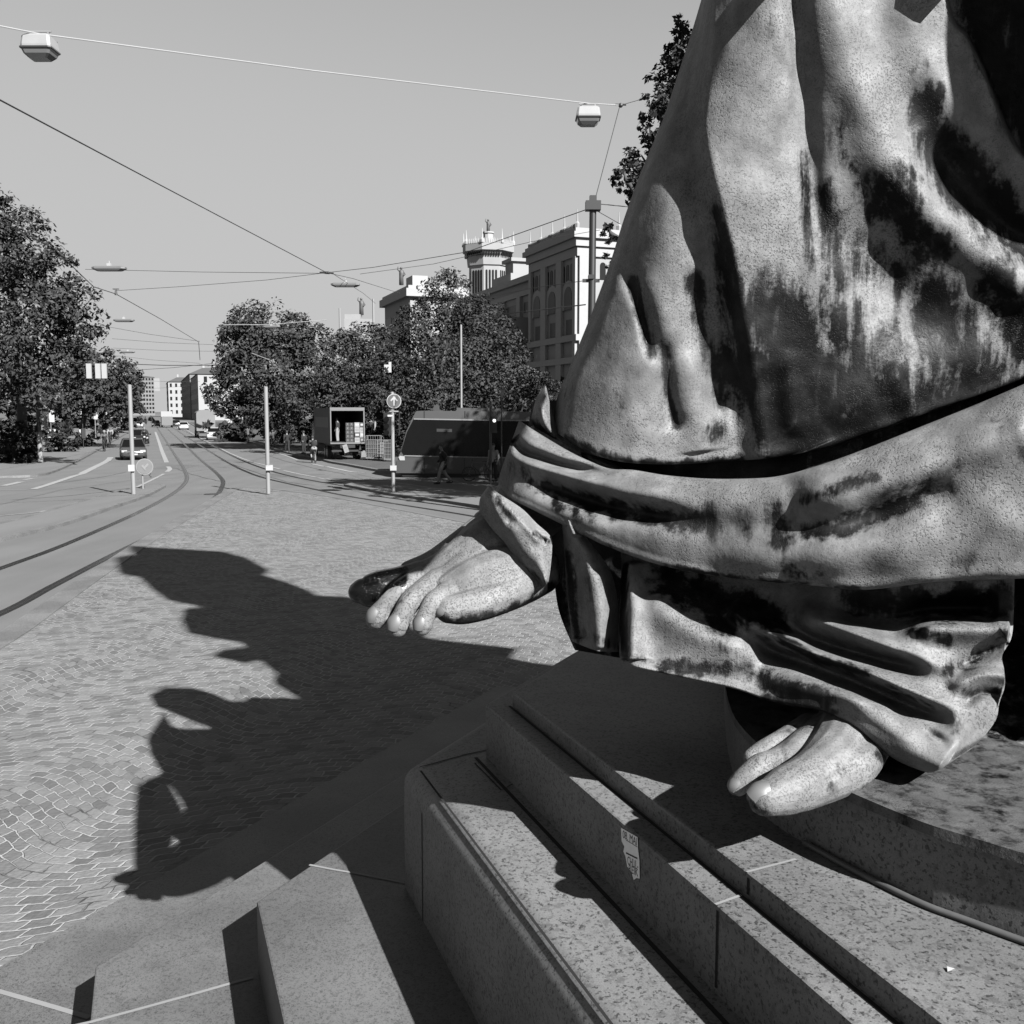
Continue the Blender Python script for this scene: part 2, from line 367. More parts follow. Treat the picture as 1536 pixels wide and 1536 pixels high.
for i, (nm, d, e, z) in enumerate(LV[1:], 1):
    m = MB(); m.prism([(p.x, p.y) for p in step_poly(d, e)], zp - .06, z)
    o = m.build(nm, M_GRANF if i < 3 else M_GRAN)
    b = bmesh.new(); b.from_mesh(o.data)
    if i == 3:      # the big rounded edge of the plinth, its mitred corner too
        es = [ed for ed in b.edges if all(abs(v.co.z - z) < 1e-4 for v in ed.verts) and (abs((ed.verts[0].co - ed.verts[1].co).normalized().dot(ST)) > .999 or abs((ed.verts[0].co - ed.verts[1].co).normalized().dot(DG)) > .999)]
        es = [ed for ed in es if min(v.co.dot(SN) for v in ed.verts) < d + .1]
        bmesh.ops.bevel(b, geom=es, offset=.12, segments=8, affect='EDGES', profile=.5)
    else:
        es = [ed for ed in b.edges if all(abs(v.co.z - z) < 1e-4 for v in ed.verts)]
        bmesh.ops.bevel(b, geom=es, offset=.012, segments=2, affect='EDGES', profile=.5)
    b.to_mesh(o.data); b.free()
    for pl in o.data.polygons: pl.use_smooth = (i == 3)
    if i == 3: auto(o, 30)
    adopt(o, MON); zp = z
# joints of the stones: pale mortar on the lower steps, a dark open joint along the plinth edge
jm = MB(); jd = MB()
def on(z, *px): return [G(a, b, z) for a, b in px]
strip(jm, on(.034, (-40, 1474), (0, 1487), (70, 1507), (134, 1526)), .035, .034)
zl = LV[1][3]; strip(jm, [p for p in on(zl, (100, 1542), (136, 1534), (210, 1514), (290, 1492), (356, 1473), (380, 1467))], .022, zl + .004)
zl2 = LV[2][3]; strip(jm, on(zl2, (464, 1298), (500, 1305), (536, 1311), (632, 1330)), .018, zl2 + .004)
s1d, s2d, s3d = LV[3][1], LV[4][1], LV[5][1]
for (a, b, z) in (((1073, 1358), (1112, 1344), Z2), ((1120, 1309.5), (1194, 1290), Z3)): strip(jm, on(z, a, b), .012, z + .004)
t1 = LV[3][1] - Q2*LV[3][2]
strip(jd, [W(1.30, -6), W(1.30, t1 - .15)], .012, Z1 + .003)
strip(jd, on(Z1, (630, 1151), (660, 1143), (700, 1132), (738, 1124)), .010, Z1 + .003)
strip(jd, on(Z1, (712, 1145), (752, 1186), (772, 1175)), .008, Z1 + .003)
strip(jd, [W(s2d - .06, -6), W(s2d - .06, LV[4][1] - Q2*LV[4][2])], .02, Z1 + .003)
strip(jd, [W(s3d - .02, -6), W(s3d - .02, s3d - Q2*LV[5][2])], .016, Z2 + .003)
for px, d, za, zb in (((1076, 1358), s2d, Z1 + .02, Z2 - .012), ((1122, 1312), s3d, Z2 + .01, Z3 - .012), ((633, 1300), s1d, LV[2][3], Z1 - .13)):
    q = onplane(px[0], px[1], (SN.x, SN.y), d - .003); t = q.dot(ST)
    a, b = W(d - .003, t - .006), W(d - .003, t + .006)
    jd.quad((a.x, a.y, za), (b.x, b.y, za), (b.x, b.y, zb), (a.x, a.y, zb))
build_each(jm, 'mortar_joint', M_JOINT, MON); build_each(jd, 'open_joint', M_DARKJ, MON)
# curved pedestal wall under the right foot and its bronze floor plate
wall = catm([(1086, 1060), (1092, 1128), (1110, 1180), (1160, 1235), (1241, 1283), (1300, 1315), (1384, 1356), (1454, 1382), (1536, 1412), (1700, 1470)], np.linspace(0, 9, 46))
wb = [G(a, b, Z3) for a, b in wall]; PZ = 2.112
m = MB(); pts = [(p.x, p.y) for p in wb] + [(2.6, 1.5), (5.5, 2.0), (5.5, 6.5), (1.4, 6.5)]
m.prism(pts, Z3 - .02, PZ); o = m.build('curved_pedestal', M_GRAN); b = bmesh.new(); b.from_mesh(o.data); bmesh.ops.triangulate(b, faces=[f for f in b.faces if len(f.verts) > 4]); b.to_mesh(o.data); b.free()
adopt(o, MON)
m = MB(); m.tube([p + Vector((-.012, -.02, .012)) for p in wb[18:]], .011, 8); adopt(m.build('lead_bead', plain('lead_bead', .075, .6, .4, var=.45, scale=14), smooth=True), MON)

m = MB(); pp = [(p.x - .015, p.y - .02) for p in wb] + [(2.7, 1.45), (5.5, 1.9), (5.5, 6.4), (1.4, 6.4)]
m.prism(pp, PZ - .012, PZ + .022); PLATE = m
# ------------------------------------------------------------------ bronze
def mat_bronze(name='bronze_patina', light=.158):
    n = NT(name); st = n.attr('stain_shade'); po = n.attr('polish')
    blotch = n.noise(5, 4); big = n.noise(2.2, 3)
    pit = n.noise(135, 2, rough=.5); dens = n.step(n.noise(3.5, 4), .40, .62)
    pits = n.step(pit, .37, .47)                                # 1 away from a pit
    pits = n.math('ADD', pits, n.math('MULTIPLY', n.math('SUBTRACT', 1.0, dens), .75), clamp=True)
    wn = n.noise(21, 3, rough=.6, dist=.7); worm = n.math('ABSOLUTE', n.math('SINE', n.math('MULTIPLY', wn, 44.0)))
    wmask = n.step(n.noise(3.3, 2), .40, .56)
    worm = n.math('MAXIMUM', n.step(worm, .1, .5), n.math('SUBTRACT', 1.0, n.math('MULTIPLY', wmask, .8)))
    mott = n.noise(13, 4, rough=.65); veil = n.step(n.noise(1.0, 4, n.mapping(n.obj, (9, 9, .9), loc=(5, 0, 0)), .6), .34, .66)
    col = n.math('MULTIPLY', light, n.math('MULTIPLY_ADD', blotch, .5, .75)); col = n.math('MULTIPLY', col, n.math('MULTIPLY', n.math('MULTIPLY_ADD', n.step(mott, .3, .7), .4, .76), n.math('MULTIPLY_ADD', veil, .22, .84)))
    col = n.math('MULTIPLY', col, n.math('MULTIPLY_ADD', big, .3, .85))
    col = n.math('MULTIPLY', col, n.math('MULTIPLY_ADD', pits, .42, .58)); col = n.math('MULTIPLY', col, n.math('MULTIPLY_ADD', worm, .46, .54))
    streak = n.noise(1.0, 5, n.mapping(n.obj, (15, 15, 1.5)), .62); edge = n.noise(16, 4, rough=.65); fine = n.noise(70, 2)
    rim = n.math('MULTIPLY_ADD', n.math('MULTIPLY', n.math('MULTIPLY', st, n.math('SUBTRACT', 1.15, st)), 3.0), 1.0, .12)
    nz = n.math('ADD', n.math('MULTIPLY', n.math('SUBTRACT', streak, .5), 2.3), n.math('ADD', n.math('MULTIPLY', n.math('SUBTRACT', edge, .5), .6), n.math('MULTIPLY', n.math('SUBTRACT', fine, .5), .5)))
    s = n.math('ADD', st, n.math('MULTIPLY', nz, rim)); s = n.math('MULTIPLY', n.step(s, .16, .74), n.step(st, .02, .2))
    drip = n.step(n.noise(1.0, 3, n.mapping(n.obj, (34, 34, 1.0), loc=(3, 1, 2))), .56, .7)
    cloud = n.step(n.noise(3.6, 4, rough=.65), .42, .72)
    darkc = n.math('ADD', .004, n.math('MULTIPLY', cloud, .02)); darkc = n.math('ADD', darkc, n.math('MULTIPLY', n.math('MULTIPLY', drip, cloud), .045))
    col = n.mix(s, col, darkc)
    col = n.mix(po, col, .07)
    rough = n.mix(s, n.math('MULTIPLY_ADD', fine, .25, .5), n.math('MULTIPLY_ADD', edge, .35, .3)); rough = n.mix(po, rough, n.math('MULTIPLY_ADD', edge, .14, .16))
    h = n.math('ADD', n.math('MULTIPLY', pits, .5), n.math('MULTIPLY', n.noise(40, 3), .5)); h = n.math('ADD', h, n.math('MULTIPLY', edge, .6))
    n.bump(h, n_bump, .006)
    return n.done(col, rough, n.mix(s, .25, .1), po)
n_bump = .6
M_BRZ = mat_bronze()
STATUE = empty('bronze_statue', W(2.2, 3.6, PZ), 'colossal seated bronze figure in a heavy draped robe with weathered patina, bare feet showing', 'statue')

def poly_d(uu, vv, px, k=10):
    c = catm(px, np.linspace(0, len(px)-1, (len(px)-1)*k + 1)) if len(px) > 2 else np.array(px, float)
    best = np.full(uu.shape, 1e9); side = np.zeros(uu.shape); par = np.zeros(uu.shape); n = len(c) - 1
    for i in range(n):
        a, b = c[i], c[i+1]; d = b - a; L2 = max((d**2).sum(), 1e-9)
        t = np.clip(((uu-a[0])*d[0] + (vv-a[1])*d[1])/L2, 0, 1)
        ex = uu - a[0] - t*d[0]; ey = vv - a[1] - t*d[1]; ds = np.hypot(ex, ey)
        m = ds < best; best[m] = ds[m]; par[m] = (i + t[m])/n
        side[m] = (d[0]*(vv-a[1]) - d[1]*(uu-a[0]))[m]
    return best, side, par
def sst(x): x = np.clip(x, 0, 1); return x*x*(3 - 2*x)
def folds_d(uu, vv, folds):
    out = np.zeros(uu.shape)
    for px, a, wl, wr, *tp in folds:
        if a == 'step':                       # a pleat: the cloth steps forward on the right of the line, then falls back slowly
            h, w0, w1, Ll, Lr, t0, t1 = [wl] + list(wr)
            d, s, p = poly_d(uu, vv, px); x = np.where(s < 0, d, -d); w = w0 + (w1 - w0)*p
            y = np.where(x < 0, -.45*h*np.exp(np.minimum(x, 0)/Ll), np.where(x < w, -.45*h + 1.45*h*sst(x/w), h*np.exp(-np.maximum(x - w, 0)/Lr)))
            out += y*(sst(p/t0) if t0 > 0 else 1)*(sst((1-p)/t1) if t1 > 0 else 1); continue
        if a == 'drop':
            d, sd, p = poly_d(uu, vv, px); out -= wl*sst(np.where(sd < 0, d, 0)/wr[0]); continue
        # wl: width on the left of a line drawn downwards, wr: on its right
        t0, t1 = tp if tp else (.2, .2)
        d, s, p = poly_d(uu, vv, px); w = np.where(s < 0, wr, wl)
        k = sst(p/t0) if t0 > 0 else 1; k2 = sst((1-p)/t1) if t1 > 0 else 1
        out += a*np.exp(-(d/w)**2)*k*k2
    return out
def stain_shade_d(uu, vv, st):
    out = np.zeros(uu.shape)
    for px, w, k in st:
        d = np.hypot(uu - px[0][0], vv - px[0][1]) if len(px) == 1 else poly_d(uu, vv, px)[0]
        out = np.maximum(out, k*np.exp(-(d/w)**2))
    return out
def relief(name, rows, nu, nv, th=.2, folds=(), stain_shades=(), profile=None, upow=1.0, mat=None, parent=STATUE, wob=.008, back_shrink=0):
    C = np.array(rows, float); s = np.linspace(0, 1, nu)**upow*(C.shape[1]-1)
    g = catm(C, np.linspace(0, C.shape[0]-1, nv)); g = catm(g.transpose(1, 0, 2), s).transpose(1, 0, 2)     # nv, nu, 3
    uu, vv, D = g[..., 0], g[..., 1], g[..., 2].copy()
    if profile is not None: D += profile(uu, vv, np.linspace(0, 1, nu)[None, :].repeat(nv, 0), np.linspace(0, 1, nv)[:, None].repeat(nu, 1))
    D -= folds_d(uu, vv, folds)
    ph = np.sin(uu/31 + vv/47)*np.sin(vv/29 - uu/53) + .5*np.sin(uu/13 + 2)*np.sin(vv/15 + uu/40)
    D += wob*ph
    fr = Pn(uu, vv, D); bk = Pn(uu, vv, D + th); N = nu*nv
    V = np.concatenate([fr.reshape(-1, 3), bk.reshape(-1, 3)]); ix = np.arange(N).reshape(nv, nu)
    q = lambda a, b, c, d: np.stack([a, b, c, d], -1).reshape(-1, 4)
    Fs = [q(ix[:-1, :-1], ix[1:, :-1], ix[1:, 1:], ix[:-1, 1:]), q(ix[:-1, :-1], ix[:-1, 1:], ix[1:, 1:], ix[1:, :-1]) + N]
    for e in (ix[0, :], ix[-1, ::-1], ix[::-1, 0], ix[:, -1]):
        Fs.append(q(e[:-1], e[1:], e[1:] + N, e[:-1] + N))
    me = bpy.data.meshes.new(name); me.from_pydata(V.tolist(), [], np.concatenate(Fs).tolist()); me.materials.append(mat or M_BRZ)
    me.polygons.foreach_set('use_smooth', [True]*len(me.polygons))
    stn = stain_shade_d(uu, vv, stain_shades).reshape(-1); at = me.attributes.new('stain_shade', 'FLOAT', 'POINT'); at.data.foreach_set('value', np.concatenate([stn, stn]).astype(np.float32))
    at = me.attributes.new('polish', 'FLOAT', 'POINT')
    o = bpy.data.objects.new(name, me); COL.objects.link(o); auto(o, 60); adopt(o, parent)
    return o

# ---- the robe over the left shin: a leaning cone of cloth
L_EDGE = np.array([(-260, 1128), (-150, 1094), (0, 1052), (60, 1034), (150, 1004), (210, 984), (270, 955), (330, 934), (400, 910), (460, 886), (540, 854), (600, 832), (640, 829)], float)
B_EDGE = np.array([(829, 642), (850, 657), (870, 669), (900, 683), (950, 693), (1000, 695), (1060, 691), (1110, 688), (1180, 683), (1250, 667), (1330, 640), (1400, 614), (1470, 592), (1536, 567), (1650, 524), (2000, 392)], float)
rows = []
for v in (-260, -180, -100, -30, 40, 110, 180, 250, 320, 390, 460, 520, 580, 622, 642):
    w = max(0, (v - 250)/392)**1.5; row = []; ul = np.interp(v, L_EDGE[:, 0], L_EDGE[:, 1])
    De = np.interp(v, [-260, 0, 300, 640], [4.16, 4.2, 4.3, 4.47])
    for u in np.concatenate([[0, .012, .03, .06, .1, .16], np.linspace(.22, 1, 13)]):
        U = ul + u*(2000 - ul); V = v + w*(np.interp(U, B_EDGE[:, 0], B_EDGE[:, 1]) - 642)
        Rr = .44; x = min(1, (U - ul)*De/F_PX/Rr)
        D = De - Rr*.95*math.sqrt(max(0, 1 - (1-x)**2)) - .00014*max(0, U - ul - 220)
        row.append((U, V, D))
    rows.append(row)
last = [(u, v - 7, D + .3) for u, v, D in rows[-1]]; rows.append([(u, v + 1, D + .07) for u, v, D in rows[-1]]); rows.append(last)
robe_f = [
    # sharp pleat: a lit panel on its left, a face turned from the sun on its right
    ([(1040, -260), (1044, 0), (1040, 80), (1030, 150), (1025, 195), (1034, 260), (1052, 340), (1066, 420), (1082, 520), (1096, 620), (1108, 700)], 'step', .075, (26, 52, 50, 150, 0, 0)),
    ([(1010, 140), (1003, 200), (996, 290), (990, 400), (985, 520)], 0.016, 34, 26, .15, .4),
    ([(1150, -200), (1152, 0), (1150, 150), (1165, 290), (1200, 390), (1250, 450), (1300, 488)], 0.028, 60, 46, .02, .25),
    # narrow furrow at the top centre, widening into the stained hollow
    ([(1190, -200), (1192, 0), (1202, 120), (1214, 240), (1226, 340), (1246, 420)], -0.050, 13, 20, .02, .35),
    ([(1240, -200), (1250, 0), (1285, 130), (1330, 235), (1390, 305), (1440, 350), (1490, 392), (1560, 440), (1640, 480)], 0.07, 48, 42, .02, .02),
    ([(1280, 300), (1300, 380), (1340, 440), (1400, 480), (1480, 500)], -0.055, 55, 55, .25, .2),
    ([(1345, -200), (1360, 20), (1400, 110), (1436, 170), (1480, 215), (1560, 275), (1640, 320)], 0.03, 40, 30, .02, .02),
    ([(1385, 190), (1415, 240), (1455, 295), (1510, 345), (1600, 395)], -0.07, 34, 34, .35, .02),
    # right end: a deep hollow behind the last ridge
    ([(1405, -260), (1418, 0), (1450, 60), (1482, 130), (1510, 200), (1545, 245), (1640, 300)], 'drop', .75, (6,)),
    # small pleats of the lower left panel
    ([(930, 400), (946, 428), (958, 455), (970, 500), (978, 550)], -0.041, 9, 20, .25, .25),
    ([(962, 410), (985, 470), (1000, 540)], 0.019, 16, 22, .3, .3),
    ([(996, 495), (1000, 560), (1003, 600), (1018, 650)], -0.030, 15, 12, .25, .15),
    ([(1038, 395), (1046, 450), (1056, 510), (1070, 580), (1082, 640)], -0.033, 20, 14, .25, .2),
    ([(1030, 520), (1040, 600), (1050, 680)], 0.028, 24, 26, .3, .05),
    # broad bulge and the creased corner low on the right
    ([(1240, 640), (1320, 590), (1400, 540), (1500, 480)], 0.055, 80, 70, .3, .2),
    ([(1338, 540), (1352, 575), (1372, 612), (1384, 640)], 0.033, 26, 9, .3, .05),
    ([(1120, 560), (1150, 620), (1180, 690)], -0.044, 40, 50, .3, .05),
    ([(1190, 520), (1185, 580), (1190, 660)], 0.022, 18, 18, .3, .2),
]
robe_stain_shade = [
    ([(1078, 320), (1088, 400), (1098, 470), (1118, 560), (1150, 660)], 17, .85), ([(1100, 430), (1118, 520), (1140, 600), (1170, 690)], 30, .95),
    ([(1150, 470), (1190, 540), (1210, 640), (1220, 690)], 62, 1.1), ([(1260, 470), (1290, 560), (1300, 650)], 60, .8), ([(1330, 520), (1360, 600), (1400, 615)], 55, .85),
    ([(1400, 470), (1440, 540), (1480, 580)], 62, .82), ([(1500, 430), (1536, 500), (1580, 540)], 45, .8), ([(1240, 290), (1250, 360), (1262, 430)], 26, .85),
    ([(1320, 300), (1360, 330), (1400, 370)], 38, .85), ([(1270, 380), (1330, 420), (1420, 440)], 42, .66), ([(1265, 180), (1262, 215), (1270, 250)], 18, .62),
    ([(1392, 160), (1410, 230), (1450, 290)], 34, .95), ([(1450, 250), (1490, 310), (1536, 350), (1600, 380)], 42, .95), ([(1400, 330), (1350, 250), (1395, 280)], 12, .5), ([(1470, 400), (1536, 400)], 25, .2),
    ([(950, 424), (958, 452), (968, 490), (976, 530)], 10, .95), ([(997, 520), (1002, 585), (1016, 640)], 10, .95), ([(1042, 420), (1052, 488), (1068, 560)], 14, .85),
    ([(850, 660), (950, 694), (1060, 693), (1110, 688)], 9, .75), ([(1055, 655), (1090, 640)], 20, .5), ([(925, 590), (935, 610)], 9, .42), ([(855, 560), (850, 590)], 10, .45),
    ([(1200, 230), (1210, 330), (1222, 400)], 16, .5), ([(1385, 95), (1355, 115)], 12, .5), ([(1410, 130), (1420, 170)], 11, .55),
    ([(1300, 690), (1400, 625), (1500, 590), (1640, 540)], 26, .95), ([(1500, -150), (1560, 80), (1620, 240)], 80, 1.0), ([(1455, -150), (1475, 20), (1505, 110), (1540, 180)], 34, 1.1), ([(1130, 560), (1180, 620), (1260, 660), (1330, 630)], 60, 1.15), ([(1170, 480), (1220, 560), (1300, 600)], 55, 1.1), ([(1140, 20), (1160, 45)], 18, .3)]  # the two patches over the upper right hollow are painted shade
relief('robe', rows, 440, 260, .5, robe_f, robe_stain_shade, upow=1.12, wob=.006)

# ---- the outer hem, a broad band of cloth swung across below it
top = np.array([(779, 631), (800, 645), (850, 675), (885, 692), (915, 703), (950, 705), (1000, 713), (1060, 718), (1120, 718), (1170, 714), (1230, 698), (1300, 673), (1380, 641), (1460, 609), (1536, 577), (1660, 524), (1850, 446), (2050, 372)], float)
bot = np.array([(747, 722), (762, 745), (790, 760), (830, 780), (870, 800), (900, 815), (950, 835), (1000, 850), (1060, 862), (1120, 870), (1180, 875), (1250, 881), (1300, 885), (1350, 879), (1420, 871), (1536, 867), (1660, 862), (1850, 852), (2050, 840)], float)
mid = np.array([(757, 690), (790, 705), (830, 722), (870, 740), (910, 755), (950, 765), (1000, 778), (1060, 788), (1120, 792), (1180, 793), (1250, 790), (1300, 780), (1350, 764), (1420, 745), (1536, 722), (1660, 695), (1850, 650), (2050, 606)], float)
K = 18; T = lambda a: catm(a, np.linspace(0, len(a)-1, K))
tp, md, bt = T(top), T(mid), T(bot); DB = np.interp(md[:, 0], [750, 800, 900, 1000, 1250, 1536, 1660, 2050], [4.32, 4.12, 3.88, 3.7, 3.38, 3.18, 3.1, 3.25])
rows = []
for w, dd in ((-.06, .30), (0, .10), (.12, .02), (.3, -.01), (.5, 0), (.72, .0), (.9, .03), (1.0, .07), (1.03, .25)):
    wc = min(max(w, 0), 1); rows.append([])
    for k in range(K):
        a, b, c = tp[k], md[k], bt[k]; p = (1-wc)*(1-2*wc)*a + 4*wc*(1-wc)*b + wc*(2*wc-1)*c
        if w < 0: p = a + np.array([4, 7])
        if w > 1: p = c - np.array([-2, 7])
        rows[-1].append((p[0], p[1], DB[k] + dd))
band_f = [([(768, 660), (786, 678), (812, 688), (846, 699), (880, 706), (925, 711)], -.12, 8, 9, .02, .3), ([(765, 672), (790, 690), (850, 712), (910, 732), (970, 745), (1060, 752)], .06, 17, 19, .02, .35),
          ([(790, 715), (850, 738), (920, 760), (1000, 775), (1080, 790)], -.07, 17, 20, .2, .35), ([(762, 735), (800, 752), (850, 775), (930, 800)], .03, 20, 16, .1, .3),
          ([(1060, 830), (1180, 838), (1300, 830), (1420, 810)], .035, 35, 35, .3, .3), ([(1150, 748), (1250, 745), (1350, 712), (1450, 672), (1560, 630)], .05, 34, 30, .3, .1),
          ([(1190, 790), (1290, 778), (1370, 750), (1440, 730)], -.03, 20, 20, .3, .3), ([(1150, 700), (1190, 735), (1180, 770)], -.02, 20, 20, .4, .4)]
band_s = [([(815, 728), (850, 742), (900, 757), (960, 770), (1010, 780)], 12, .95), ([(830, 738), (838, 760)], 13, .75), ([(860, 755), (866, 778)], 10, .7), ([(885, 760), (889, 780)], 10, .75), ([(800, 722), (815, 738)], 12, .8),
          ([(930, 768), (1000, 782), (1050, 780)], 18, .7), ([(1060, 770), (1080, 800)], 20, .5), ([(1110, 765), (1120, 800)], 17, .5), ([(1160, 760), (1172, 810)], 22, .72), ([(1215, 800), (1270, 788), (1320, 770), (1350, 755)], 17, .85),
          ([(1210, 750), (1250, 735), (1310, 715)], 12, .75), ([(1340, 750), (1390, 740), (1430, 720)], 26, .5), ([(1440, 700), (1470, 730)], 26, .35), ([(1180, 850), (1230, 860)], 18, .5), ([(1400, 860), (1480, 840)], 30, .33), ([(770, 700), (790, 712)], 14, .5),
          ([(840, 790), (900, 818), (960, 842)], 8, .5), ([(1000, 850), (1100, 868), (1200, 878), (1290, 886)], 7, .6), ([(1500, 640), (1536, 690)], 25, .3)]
relief('outer_hem', rows, 400, 110, .22, band_f, band_s)

# ---- upturned tip of the inner hem beside the cone
relief('inner_hem', [[(817, 577, 4.5), (819, 576, 4.48), (822, 585, 4.48)], [(805, 596, 4.48), (817, 596, 4.38), (826, 604, 4.43)], [(799, 618, 4.48), (814, 618, 4.34), (830, 626, 4.4)], [(798, 634, 4.48), (818, 640, 4.34), (838, 644, 4.43)],
                     [(812, 650, 4.43), (840, 660, 4.36), (862, 664, 4.48)], [(850, 675, 4.38), (880, 682, 4.38), (895, 684, 4.48)], [(890, 700, 4.38), (930, 705, 4.38), (940, 703, 4.48)]], 40, 70, .12,
       [([(806, 604), (812, 625), (840, 655)], .03, 10, 10)], [([(800, 636), (830, 664), (880, 692)], 10, .95)])
# ---- folded cuff over the ankle
cu = [[(732, 730), (733.5, 730), (735, 731)], [(720, 748), (736, 738), (751, 742)], [(721, 768), (750, 762), (783, 763)], [(738, 793), (768, 788), (804, 784)], [(757, 814), (788, 806), (826, 805)], [(776, 842), (800, 832), (828, 825)], [(797, 864), (812, 856), (826, 850)], [(815, 881), (819, 877), (823, 872)]]
relief('ankle_cuff', [[(u, v, 4.05 + (.06 if j == 0 else 0) - .03*(j == 1) + (-.06)*(i/7)) for j, (u, v) in enumerate(r)] for i, r in enumerate(cu)], 50, 110, .13,
       [([(735, 745), (760, 790), (800, 850)], .02, 9, 12), ([(755, 752), (790, 790), (815, 815)], .025, 8, 8), ([(745, 752), (768, 790)], -.015, 6, 6), ([(800, 795), (812, 808), (820, 812)], -.03, 4, 4)],
       [([(748, 748), (765, 790)], 7, .55), ([(800, 800), (822, 812)], 6, .7), ([(790, 855), (818, 876)], 7, .55), ([(765, 770), (790, 815)], 8, .4)])
# ---- two hanging folds below the hem
h1 = [[(842, 775), (852, 780), (864, 785)], [(845, 808), (862, 806), (884, 812)], [(847, 838), (876, 836), (910, 846)], [(849, 870), (884, 868), (921, 872)], [(852, 905), (890, 902), (927, 905)], [(856, 940), (894, 942), (929, 940)], [(858, 962), (895, 976), (927, 978)]]
relief('hanging_fold', [[(u, v, 3.97 + (.10, -.05, .06)[j]) for j, (u, v) in enumerate(r)] for r in h1], 70, 90, .16,
       [([(862, 800), (868, 860), (872, 960)], -.045, 11, 12, .1, .05), ([(900, 850), (906, 900), (905, 975)], .03, 14, 14, .2, .05)],
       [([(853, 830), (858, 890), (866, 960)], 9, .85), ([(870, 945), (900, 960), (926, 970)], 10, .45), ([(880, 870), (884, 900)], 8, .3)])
# ---- the wide lower skirt with its raking folds
tpx = np.array([(931, 822), (955, 836), (1000, 846), (1060, 858), (1120, 866), (1200, 874), (1290, 880), (1380, 872), (1470, 866), (1522, 866)], float)
btx = np.array([(930, 990), (952, 1001), (1000, 1011), (1050, 1022), (1120, 1038), (1165, 1055), (1200, 1060), (1240, 1069), (1275, 1085), (1305, 1107), (1330, 1130), (1362, 1147), (1396, 1158), (1432, 1140), (1452, 1127)], float)
rgt = np.array([(1522, 866), (1520, 930), (1515, 964), (1500, 992), (1511, 1016), (1500, 1046), (1497, 1072), (1480, 1100), (1452, 1127)], float)
lft = np.array([(931, 822), (932, 850), (930, 900), (928, 950), (930, 990)], float)
KU, KV = 16, 10
tq = catm(tpx, np.linspace(0, 9, KU)); bq = catm(btx, np.linspace(0, 14, KU)); lq = catm(lft, np.linspace(0, 4, KV)); rq = catm(rgt, np.linspace(0, 8, KV)); rows = []
for i in range(KV):
    y = i/(KV-1); rows.append([])
    for j in range(KU):
        x = j/(KU-1); p = (1-y)*tq[j] + y*bq[j] + (1-x)*lq[i] + x*rq[i] - ((1-x)*(1-y)*tq[0] + x*(1-y)*tq[-1] + (1-x)*y*bq[0] + x*y*bq[-1])
        D = np.interp(p[0], [930, 1000, 1150, 1300, 1420, 1530], [3.92, 3.86, 3.74, 3.5, 3.36, 3.34]) + .12*(1-y)**2 - .13*y
        if j == 0: D += .12
        rows[-1].append((p[0], p[1], D))
rows.append([(u, v - 6, D + .2) for u, v, D in rows[-1]])
sk_f = [([(944, 840), (945, 900), (944, 990)], .05, 12, 18, .1, .02), ([(960, 880), (1010, 925), (1080, 960), (1150, 990)], .07, 30, 30, .2, .3),
        ([(1092, 908), (1120, 930), (1157, 953), (1225, 980), (1299, 1008), (1372, 1044), (1445, 1082)], .10, 13, 17, .1, .15),
        ([(1120, 945), (1160, 975), (1200, 990), (1274, 1018), (1347, 1048), (1437, 1080)], -.13, 15, 12, .2, .12),
        ([(1196, 920), (1255, 939), (1310, 960), (1372, 984), (1440, 1010)], .10, 13, 18, .15, .4),
        ([(1165, 925), (1225, 962), (1299, 984), (1350, 995), (1396, 1006)], -.11, 14, 11, .25, .3),
        ([(1240, 905), (1320, 925), (1400, 915), (1500, 915)], -.10, 20, 22, .2, .1), ([(1340, 955), (1400, 940), (1470, 940), (1515, 945)], .10, 24, 14, .3, .05),
        ([(1420, 1010), (1470, 985), (1512, 962)], -.05, 14, 16, .3, .05), ([(1420, 1035), (1470, 1012), (1510, 1014)], .04, 12, 12, .3, .05), ([(1440, 1060), (1470, 1040), (1500, 1046)], -.03, 8, 9, .3, .05),
        ([(1130, 1020), (1200, 1030), (1260, 1045), (1310, 1075), (1370, 1120), (1420, 1150)], .06, 22, 24, .2, .05), ([(1240, 1035), (1320, 1060), (1400, 1110)], .02, 10, 10, .3, .3), ([(1330, 1060), (1380, 1092), (1430, 1125)], -.025, 9, 9, .3, .3)]
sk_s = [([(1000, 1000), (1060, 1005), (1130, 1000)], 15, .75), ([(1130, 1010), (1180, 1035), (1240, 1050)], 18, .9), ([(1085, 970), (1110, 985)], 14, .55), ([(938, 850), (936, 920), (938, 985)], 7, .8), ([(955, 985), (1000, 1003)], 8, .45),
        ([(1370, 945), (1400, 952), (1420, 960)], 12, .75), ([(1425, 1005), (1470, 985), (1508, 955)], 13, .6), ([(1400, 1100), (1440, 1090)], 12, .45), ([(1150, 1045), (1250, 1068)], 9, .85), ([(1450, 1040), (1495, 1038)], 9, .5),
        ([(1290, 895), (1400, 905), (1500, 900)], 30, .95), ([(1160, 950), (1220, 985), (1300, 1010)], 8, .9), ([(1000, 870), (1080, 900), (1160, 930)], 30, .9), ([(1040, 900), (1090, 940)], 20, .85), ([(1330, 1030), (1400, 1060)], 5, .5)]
relief('lower_skirt', rows, 330, 150, .2, sk_f, sk_s, wob=.004)
